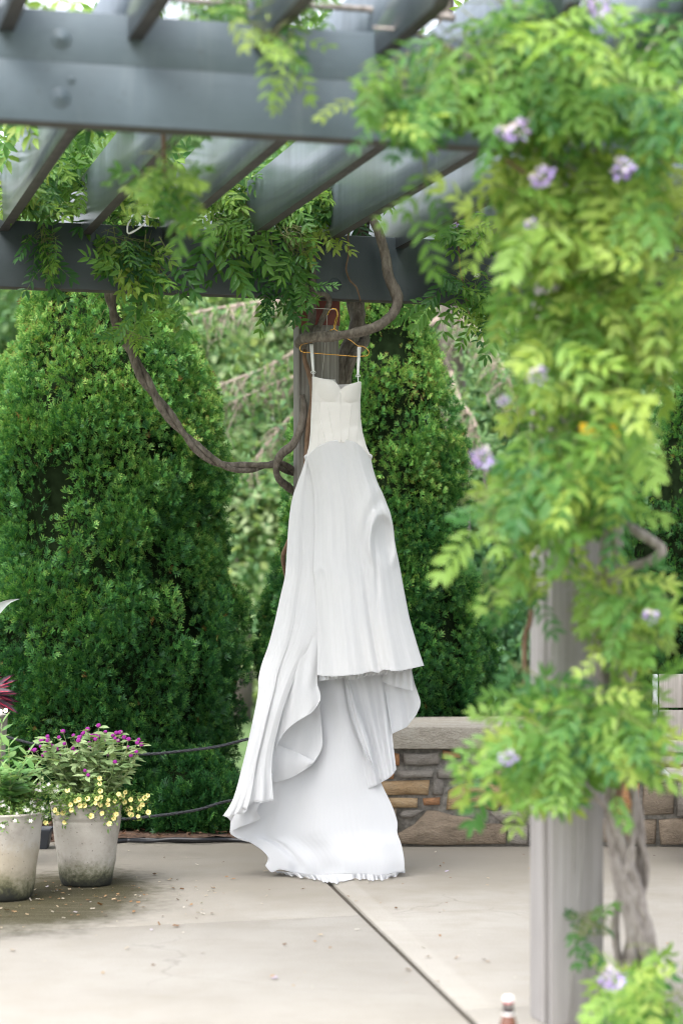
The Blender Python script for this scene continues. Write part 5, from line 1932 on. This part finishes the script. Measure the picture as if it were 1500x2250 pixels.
Ml = frames(dd, rng.normal(size=(k, 3)) * .4 + [0, -.3, 1]) * rng.uniform(.032, .072, k)[:, None, None]
part('foliage', instances('foliage', PLEAF, BLF, Ml, pos, M['gomleaf'], ti, smooth=False), gom, kind='stuff')

# trailing yellow calibrachoa
cal = thing('calibrachoa', (PA[0], PA[1] - .08, PA[2] + .36), 'trailing plant with pale yellow trumpet flowers over the grey planter rim', 'plant')


def trumpet(name, petal_mat):
    co, F, mi = [], [], []
    n_ = 15
    co.append((0, 0, -0.25))
    for i in range(n_):
        a = 2 * math.pi * i / n_
        co.append((.22 * math.cos(a), .22 * math.sin(a), 0.0))
    for i in range(n_):
        a = 2 * math.pi * i / n_
        r_ = 1.0 * (0.86 + 0.14 * abs(math.sin(2.5 * a)))
        co.append((r_ * math.cos(a), r_ * math.sin(a), 0.16 + .06 * math.sin(5 * a)))
    for i in range(n_):
        j = (i + 1) % n_
        F.append((0, 1 + i, 1 + j))
        mi.append(1)
        F.append((1 + i, 1 + n_ + i, 1 + n_ + j, 1 + j))
        mi.append(0)
    return mesh(name, co, F, [petal_mat, M['gold_eye']], True, mi=mi)


me_y, me_w = trumpet('flower', M['yellow']), trumpet('flower', M['white_petal'])
yf = [(101, 1808), (122, 1780), (127, 1788), (139, 1786), (154, 1770), (157, 1780), (156, 1768), (174, 1757), (176, 1770), (186, 1770), (193, 1755), (201, 1793), (213, 1755), (222, 1752), (221, 1738), (219, 1710), (220, 1722), (149, 1737), (225, 1787), (220, 1768), (237, 1768), (238, 1758), (253, 1761), (261, 1745), (270, 1749), (276, 1741), (274, 1762), (280, 1778), (287, 1776), (285, 1789), (289, 1790), (288, 1757), (308, 1757), (307, 1776), (319, 1753), (325, 1748), (326, 1785), (313, 1768), (252, 1791), (256, 1789), (250, 1798), (241, 1810), (142, 1807), (304, 1794), (265, 1752), (210, 1765), (167, 1760)]
m = MB()
pos, dd, ti = [], [], []
org_c = np.array([PA[0], PA[1], .372])
for (a, b) in yf:
    xx_ = (a - 750) / FPX * 9.5 - PA[0]
    Yf = PA[1] - math.sqrt(max(0.0009, .190 ** 2 - xx_ * xx_)) + rng.uniform(-.02, .01)
    e = P(a, b, Yf)
    dxy = e - org_c
    rim = org_c + np.array([dxy[0], dxy[1], 0]) / (np.linalg.norm(dxy[:2]) + 1e-6) * 0.15 + [0, 0, .03]
    q = cat_mull([org_c + [rng.uniform(-.05, .05), -.05, -.01], rim, e + [0, .012, -.004]], 12)
    m.add(*tube_data(q, 0.0013, 4))
    sc_ = random.uniform(.0105, .014)
    fd = Vector((rng.normal() * .35, -1, rng.normal() * .3 + .25)).normalized()
    place('flower', me_y, cal, Matrix.Translation(Vector(e)) @ fd.to_track_quat('Z', 'Y').to_matrix().to_4x4() @ Matrix.Scale(sc_, 4))
    for t in range(3, 12):
        for _ in range(9):
            pos.append(q[t] + rng.normal(0, .012, 3))
            dd.append(rng.normal(size=3) + [0, -.3, .1])
            ti.append(rng.uniform(.1, .95))
part('stems', m.get('stems', M['stemgreen']), cal)
pos, dd = np.array(pos), np.array(dd)
k = len(pos)
Ml = frames(dd, rng.normal(size=(k, 3)) + [0, -.4, .7]) * rng.uniform(.012, .026, k)[:, None, None]
part('foliage', instances('foliage', PLEAF * [1, .9, 1], BLF, Ml, pos, M['calleaf'], ti, smooth=False), cal, kind='stuff')

# upright leafy plant in the tan planter
sal = thing('leafy_plant', (PB[0], PB[1], .355), 'upright plant with broad pale green leaves in the tan stained planter', 'plant')
me_l = [mesh('leaf', PLEAF * [1, 1.15, 1], BLF, M['greenleaf'], False, tint=np.full(6, t)) for t in (.15, .35, .5, .65, .85)]
m = MB()
for (a, b, Yq) in ((5, 1590, 9.25), (20, 1640, 9.15), (60, 1660, 9.3), (-15, 1620, 9.3), (45, 1690, 9.1), (75, 1690, 9.22), (0, 1690, 9.05), (25, 1700, 9.12), (-40, 1650, 9.25)):
    e = P(a, b, Yq)
    base = np.array([PB[0] + rng.uniform(-.06, .06), PB[1] + rng.uniform(-.06, .06), .355])
    q = cat_mull([base, (base + e) / 2 + [(e[0] - base[0]) * .1, 0, .01], e], 14)
    m.add(*tube_data(q, np.linspace(.0045, .0018, 14), 6))
    for i in range(3, 14):
        for sg in (-1, 1):
            ang = i * 2.4 + (0 if sg < 0 else math.pi)
            d_ = np.array([math.cos(ang), math.sin(ang) - .2, rng.uniform(-.05, .6)])
            if i == 13:
                d_ += [0, 0, 1.0]
            F3 = frames(d_[None], np.array([[rng.normal() * .3, -.35, 1.0]]))[0]
            sc_ = rng.uniform(.075, .11) * (1.0 if i < 10 else .75)
            m4 = Matrix([list(F3[0] * sc_) + [q[i][0]], list(F3[1] * sc_) + [q[i][1]], list(F3[2] * sc_) + [q[i][2]], [0, 0, 0, 1]])
            place('leaf', me_l[min(4, max(0, int(rng.normal(2 + (i > 10) * 1.5, 1))))], sal, m4)
part('stems', m.get('stems', M['stemgreen']), sal)

# white false heather at the rim of the tan planter
cup = thing('false_heather', (PB[0] + .06, PB[1] - .06, .375), 'mound of tiny white flowers along the rim of the tan stained planter', 'plant')
pos, dd, ti = [], [], []
m = MB()
star = []
sF = []
for i in range(6):
    a = 2 * math.pi * i / 6
    n0 = len(star)
    star += [(0, 0, 0), (.55 * math.cos(a - .3), .55 * math.sin(a - .3), .08), (math.cos(a), math.sin(a), .12), (.55 * math.cos(a + .3), .55 * math.sin(a + .3), .08)]
    sF.append((n0, n0 + 1, n0 + 2, n0 + 3))
me_s = mesh('flower', star, sF, M['white_petal'], False)
for i in range(95):
    a = rng.uniform(-2.9, .6)
    rr = rng.uniform(.05, .20)
    base = np.array([PB[0], PB[1], .36])
    e = base + [rr * math.cos(a) * 1.1, rr * math.sin(a), rng.uniform(.02, .075) - .06 * max(0, rr - .15) / .05]
    if i % 5 == 0:
        e = P(rng.uniform(60, 128), rng.uniform(1725, 1745), 9.28 + rng.uniform(-.08, .08))
    q = cat_mull([base + [0, 0, -.01], (base + e) / 2 + [0, 0, .03], e], 10)
    m.add(*tube_data(q, .001, 4))
    for t in range(3, 10):
        for _ in range(12):
            pos.append(q[t] + rng.normal(0, .011, 3))
            dd.append(rng.normal(size=3) + [0, 0, .3])
            ti.append(rng.uniform(.05, .9))
    fd = Vector((rng.normal() * .5, -.8, .7 + rng.normal() * .3)).normalized()
    s_ = random.uniform(.008, .012)
    place('flower', me_s, cup, Matrix.Translation(Vector(e + [0, -.006, .006])) @ fd.to_track_quat('Z', 'Y').to_matrix().to_4x4() @ Matrix.Scale(s_, 4))
part('stems', m.get('stems', M['stemgreen']), cup)
pos, dd = np.array(pos), np.array(dd)
k = len(pos)
Ml = frames(dd, rng.normal(size=(k, 3)) + [0, -.3, .8]) * rng.uniform(.010, .020, k)[:, None, None]
part('foliage', instances('foliage', PLEAF, BLF, Ml, pos, M['calleaf'], ti, smooth=False), cup, kind='stuff')

# coleus in the tall planter
def m_coleus():
    k = NT('coleus_leaf')
    uv = k.n('TexCoord').outputs['UV']
    sep = k.n('SeparateXYZ')
    k.l(uv, sep.inputs[0])
    d = k.math('ABSOLUTE', k.math('SUBTRACT', sep.outputs[1], .5))
    wv = k.n('TexWave', wave_type='BANDS', bands_direction='DIAGONAL', i_Scale=3.0, i_Distortion=3.0)
    k.l(uv, wv.inputs['Vector'])
    f = k.math('ADD', d, k.math('MULTIPLY', wv.outputs['Fac'], .12))
    c = k.ramp(f, [(0.02, (0.55, 0.04, 0.05)), (0.09, (0.26, 0.006, 0.035)), (0.19, (0.075, 0.003, 0.028)), (0.36, (0.014, 0.003, 0.009))])
    k.base(c)
    k.set(Roughness=.5)
    return k.m


M['coleus'] = m_coleus()
col = thing('coleus', (PC[0], PC[1], .72), 'crimson coleus leaves with dark edges at the left edge', 'plant')
co, F, uv = [], [], []
nx_ = 9
for i in range(nx_):
    t = i / (nx_ - 1)
    wd = .24 * math.sin(math.pi * min(1, t * 1.02 + .02)) ** .75 * (1.1 - .4 * t) * (1 + .10 * (-1) ** i)
    for sgn in (-1, 0, 1):
        co.append((t, sgn * wd, .07 * abs(sgn) - .18 * t * t))
        uv.append((t, .5 + sgn * .5))
for i in range(nx_ - 1):
    for j in range(2):
        a = i * 3 + j
        F.append((a, a + 3, a + 4, a + 1))
me_c = mesh('leaf', co, F, M['coleus'], True, uv=uv)
mst = MB()
for (a, b, dx, dz, sz) in ((14, 1512, .8, .4, .11), (6, 1534, .95, -.25, .12), (22, 1526, .9, .1, .09), (16, 1545, .8, -.55, .10), (-8, 1512, .65, .65, .12), (0, 1522, .9, .15, .13), (12, 1522, .9, .05, .13), (10, 1540, .85, -.35, .13), (18, 1508, .7, .6, .11), (-5, 1505, .4, .8, .11), (0, 1530, .9, -.12, .15), (-20, 1545, .8, -.5, .13), (5, 1500, .2, .9, .10), (-25, 1515, .5, .3, .14), (20, 1530, 1, -.2, .09), (-10, 1555, .7, -.5, .12), (-60, 1520, -.6, .4, .14), (-70, 1540, -.8, -.2, .14), (-45, 1500, -.1, .9, .12), (8, 1515, .8, .25, .12), (-2, 1548, .9, -.3, .10)):
    p = P(a - 22, b, 10.16 + rng.uniform(-.08, .08))
    d_ = np.array([dx, -.35 + rng.normal() * .2, dz])
    F3 = frames(d_[None], np.array([[-.2 + rng.normal() * .3, -.8, .7 + rng.normal() * .3]]))[0] * sz * np.array([1.0, .62, 1.0])
    m4 = Matrix([list(F3[0]) + [p[0]], list(F3[1]) + [p[1]], list(F3[2]) + [p[2]], [0, 0, 0, 1]])
    place('leaf', me_c, col, m4)
    mst.tube([(PC[0] + .05, PC[1], .70), tuple((np.array([PC[0] + .05, PC[1], .74]) + p) / 2), tuple(p)], .003, 5, 8)
part('stems', mst.get('stems', M['bark_red']), col)
cw = thing('calibrachoa', (PC[0] + .1, PC[1] - .1, .72), 'white trumpet flowers with yellow eyes below the crimson coleus', 'plant')
mst = MB()
for (a, b) in ((13, 1561), (1, 1563), (-14, 1560), (-30, 1566)):
    e = P(a, b, 10.08)
    fd = Vector((.1, -1, .15)).normalized()
    place('flower', me_w, cw, Matrix.Translation(Vector(e)) @ fd.to_track_quat('Z', 'Y').to_matrix().to_4x4() @ Matrix.Scale(.0125, 4))
    mst.tube([(PC[0] + .06, PC[1] - .06, .72), tuple(e + [-.02, .03, .005]), tuple(e + [0, .006, 0])], .0013, 4, 8)
part('stems', mst.get('stems', M['stemgreen']), cw)

# silvery strap leaf
M['silver'] = plain('silver_leaf', (0.42, 0.46, 0.45), 0.5, 0.12, 20, 0.1)
stp = thing('strap_leaf_plant', (PC[0] - .03, PC[1] + .02, .72), 'single silvery strap leaf pointing in from the left edge above the coleus', 'plant')
cl_ = cat_mull([P(-110, 1560, 10.27), P(-95, 1450, 10.2), P(-55, 1375, 10.15), P(-10, 1342, 10.1), P(20, 1322, 10.08), P(45, 1316, 10.06)], 30)
co, F = [], []
for i in range(30):
    t = i / 29
    wd = (.012 + .030 * math.sin(math.pi * min(1, t * .95))) * (1 if t < .8 else max(.02, (1 - t) / .2))
    up = np.array([-.35, -.3, .9]) if t > .4 else np.array([.9, -.3, .2])
    wv = .006 * math.sin(t * 22)
    co += [cl_[i] - up * wd, cl_[i] + [0, .006, wv], cl_[i] + up * wd]
for i in range(29):
    F += [(3 * i, 3 * i + 3, 3 * i + 4, 3 * i + 1), (3 * i + 1, 3 * i + 4, 3 * i + 5, 3 * i + 2)]
part('leaf', mesh('leaf', co, F, M['silver']), stp)

# ------------------------------------------------------------------ ropes, hose, tub, bottle
rp = thing('rope_post', tuple(P(-75, 1840, 10.9) * [1, 1, 0]), 'short weathered post carrying the black ropes at the left', 'post')
q0 = P(-75, 1600, 10.9)
bev(part('shaft', MB().box((q0[0], q0[1], .345), np.eye(3), (.045, .045, .345)).get('shaft', M['post'], False), rp), .006)


def rope(pts, label):
    c = cat_mull(pts, 160)
    root = thing('rope', tuple(c[80]), label, 'rope', 'black barrier ropes')
    T_ = np.gradient(c, axis=0)
    T_ /= np.linalg.norm(T_, axis=1)[:, None]
    N_ = np.cross(T_, np.array([0, 0, 1.0]))
    N_ /= np.linalg.norm(N_, axis=1)[:, None]
    Bn = np.cross(T_, N_)
    for k in range(3):
        a = np.linspace(0, 150, 160) * 0.9 + 2 * math.pi * k / 3
        qq = c + (N_ * np.cos(a)[:, None] + Bn * np.sin(a)[:, None]) * .0037
        co, F = tube_data(qq, .0046, 7)
        part('strand', mesh('strand', co, F, M['rope']), root)


pr = B0 - U * 0.1
rope([(q0[0], q0[1], .645), tuple(P(-10, 1612, 10.88)), tuple(P(37, 1625, 10.86)), tuple(P(88, 1637, 10.83)), tuple(P(200, 1653, 10.76)), tuple(P(315, 1657, 10.66)), tuple(P(403, 1650, 10.56)), tuple(P(480, 1640, 10.44)), tuple(P(543, 1624, 10.33)), (pr[0] - .01, pr[1] + .03, .69)], 'upper black rope sagging in front of the broad arborvitae')
rope([(q0[0], q0[1], .30), tuple(P(37, 1775, 10.86)), tuple(P(150, 1796, 10.78)), tuple(P(250, 1800, 10.70)), tuple(P(330, 1794, 10.62)), tuple(P(430, 1780, 10.5)), tuple(P(515, 1758, 10.36)), (pr[0] - .01, pr[1] + .03, .345)], 'lower black rope sagging just above the planting bed')
hs_ = thing('hose', tuple(P(400, 1850, 11.2)), 'black hose lying along the back edge of the patio', 'hose')
Gd = CAM_H * FPX


def gpt(px, py, z=.012):
    Yg = (CAM_H - z) * FPX / (py - HZ)
    return P(px, py, Yg)


tube('run', [gpt(240, 1850), gpt(300, 1845), gpt(360, 1846), gpt(420, 1848), gpt(480, 1846), gpt(530, 1842), gpt(620, 1838)], .011, M['rubber'], hs_, n=60)
tube('run', [gpt(280, 1847, .02), gpt(330, 1848, .014), gpt(380, 1844, .024), gpt(440, 1845, .026), gpt(500, 1845, .016), gpt(560, 1848, .014), gpt(640, 1850, .012)], .0105, M['rubber'], hs_, n=60)
tube('run', [gpt(470, 1836, .02), gpt(500, 1834, .02), gpt(540, 1838, .02), gpt(600, 1842, .018)], .010, M['rubber'], hs_, n=40)
tb = thing('plastic_tub', tuple(P(86, 1846, 11.0) * [1, 1, 0]), 'small dark slate tapered tub between the two front planters', 'tub')
tx = P(86, 1846, 10.9)[0]
co, F = [], []
for (zz, hx, hy) in ((.0, .040, .05), (.085, .058, .062), (.096, .064, .068), (.108, .064, .068), (.108, .056, .06), (.05, .045, .05)):
    co += [(tx - hx, 10.95 - hy, zz), (tx + hx, 10.95 - hy, zz), (tx + hx, 10.95 + hy, zz), (tx - hx, 10.95 + hy, zz)]
for i in range(5):
    for j in range(4):
        k = (j + 1) % 4
        F.append((i * 4 + j, i * 4 + k, i * 4 + 4 + k, i * 4 + 4 + j))
F += [(3, 2, 1, 0), (20, 21, 22, 23)]
bev(part('body', mesh('body', co, F, M['plastic'], False), tb), .004)

# beer bottle, neck only in view
M['glass'] = None
k = NT('brown_glass')
k.set(Base_Color=(0.10, 0.028, 0.008, 1), Roughness=.06, IOR=1.5)
k.b.inputs['Coat Weight'].default_value = .5
M['glass'] = k.m
M['capwhite'] = plain('white_cap', (.78, .77, .76), .4, .05, 20, 0.0)
M['capred'] = plain('red_band', (.42, .02, .03), .5, .1, 20, 0.0)
M['foil'] = plain('dark_neck_label', (.022, .014, .016), .35, .3, 20, 0.0)
YB = (CAM_H - .228) * FPX / (2187 - HZ)
bx_ = P(1116, 2187, YB)[0]
bt = thing('bottle', (bx_, YB, 0), 'brown beer bottle with white cap standing at the bottom edge', 'bottle')
L0 = (bx_, YB, 0)
co, F = lathe([(.001, .002), (.027, .002), (.030, .008), (.0305, .02), (.0305, .120), (.029, .134), (.022, .155), (.0155, .175), (.0132, .195), (.0128, .212), (.0128, .218), (.001, .218)], 32, L0)
part('glass', mesh('glass', co, F, M['glass']), bt)
co, F = lathe([(.0165, .1742), (.0142, .195), (.0137, .2085)], 32, L0)
part('neck_label', mesh('neck_label', co, F, M['foil']), bt)
co, F = lathe([(.0168, .1735), (.0173, .176), (.0169, .1795)], 32, L0)
part('label_edge', mesh('label_edge', co, F, M['capwhite']), bt)
co, F = lathe([(.0140, .2075), (.0146, .210), (.0142, .2125)], 32, L0)
part('red_band', mesh('red_band', co, F, M['capred']), bt)
nn_ = 42
co, F = [], []
for (r_, z_) in ((.0140, .2128), (.0146, .2145), (.0138, .222), (.0125, .2265), (.0, .2275)):
    for i in range(nn_):
        a = 2 * math.pi * i / nn_
        rr = r_ * (1 + (.04 * math.cos(21 * a) if z_ < .22 else 0))
        co.append((bx_ + rr * math.cos(a), YB + rr * math.sin(a), z_))
for i in range(4):
    for j in range(nn_):
        kx = (j + 1) % nn_
        F.append((i * nn_ + j, i * nn_ + kx, (i + 1) * nn_ + kx, (i + 1) * nn_ + j))
part('cap', mesh('cap', co, F, M['capwhite']), bt)
co, F = lathe([(.0045, 0), (.004, .001), (.0001, .0014)], 14)
A = np.stack([np.array([1., 0, 0]), Z, np.array([0, -1., 0])], 1)
part('neck_emblem', mesh('neck_emblem', co @ A.T + [bx_, YB - .0141, .200], F, M['wire']), bt)

# ------------------------------------------------------------------ bench
YBn = 10.55
bl = P(1438, 1600, YBn)[0]
bench = thing('bench', (bl + .75, YBn - .2, 0), 'bench of weathered grey slats on a pale metal frame by the wall', 'bench')
Wb = 1.5


def slat(z0, z1, y, th=.022):
    o = part('slat', MB().box((bl + .02 + Wb / 2, y, (z0 + z1) / 2), np.eye(3), (Wb / 2, th / 2, (z1 - z0) / 2)).get('slat', M['bench_wood'], False), bench)
    return bev(o, .004)


zz_ = lambda py, Y=YBn: CAM_H - (py - HZ) / FPX * Y
slat(zz_(1555), zz_(1481), YBn)
slat(zz_(1619), zz_(1560), YBn)
slat(zz_(1653), zz_(1626), YBn - .01)
slat(zz_(1678), zz_(1660), YBn - .02)
for i in range(4):
    o = part('slat', MB().box((bl + .02 + Wb / 2, YBn - .09 - i * .105, .452), np.eye(3), (Wb / 2, .047, .011)).get('slat', M['bench_wood'], False), bench)
    bev(o, .004)
for xx in (bl, bl + Wb + .04):
    fr = part('side_frame', MB().box((xx, YBn + .002, .70), np.eye(3), (.012, .016, .228)).get('side_frame', M['alu'], False), bench)
    bev(fr, .004)
    m = MB()
    m.tube([(xx, YBn, .475), (xx, YBn - .2, .465), (xx, YBn - .46, .455)], .013, 8, 12)
    m.tube([(xx, YBn - .46, .455), (xx + .001, YBn - .30, .425), (xx, YBn, .40), (xx, YBn, .475)], .012, 8, 24)
    part('seat_bracket', m.get('seat_bracket', M['alu']), fr)
    inn = .2 if xx < bl + 1 else -.2
    part('seat_arm', MB().tube([(xx, YBn - .02, .440), (xx + inn, YBn - .25, .425), (xx + inn * 1.2, YBn - .44, .425)], .012, 8, 16).get('seat_arm', M['alu']), fr)
    for yy in (YBn - .05, YBn - .42):
        bev(part('leg', MB().box((xx + inn, yy, .215), np.eye(3), (.018, .018, .215)).get('leg', M['black_metal'], False), bench), .003)

# ------------------------------------------------------------------ fallen leaves and petals
n = 300
Yl = rng.uniform(7.2, 11.1, n)
pxl = rng.uniform(-60, 1560, n)
near = rng.uniform(size=n) < .5
pxl[near] = rng.normal(150, 170, near.sum())
Yl[near] = rng.normal(9.3, .35, near.sum())
pos = np.stack([(pxl - 750) / FPX * Yl, Yl, np.full(n, .006)], 1)
for c_, r_ in ((PA, .13), (PB, .15)):
    d_ = np.linalg.norm(pos[:, :2] - c_[:2], axis=1)
    mv = d_ < r_
    pos[mv, 1] -= .4
tvp = np.array([(-.5, -.25, 0), (.0, -.42, .12), (.5, -.15, .02), (.45, .3, .15), (-.05, .4, .05), (-.5, .2, .14), (0, 0, .02)])
tfp = [(0, 1, 6), (1, 2, 6), (2, 3, 6), (3, 4, 6), (4, 5, 6), (5, 0, 6)]
M3 = frames(rng.normal(size=(n, 3)) * [1, 1, .12], rng.normal(size=(n, 3)) * .25 + [0, 0, 1]) * (rng.uniform(.008, .021, n) * np.where(rng.uniform(size=n) < .12, 1.6, 1))[:, None, None]
M['litter'] = leaf_mat('fallen_leaf', [(0, (.05, .032, .02)), (.3, (.22, .11, .05)), (.55, (.34, .22, .12)), (.75, (.40, .33, .24)), (.95, (.48, .45, .41)), (1, (.38, .33, .46))], .2, .7, .2)
tag(part('fallen_leaves', instances('fallen_leaves', tvp, tfp, M3, pos, M['litter'], rng.uniform(0, 1, n))), 'tan and orange fallen leaves and petals scattered over the concrete', 'leaf litter', kind='stuff')
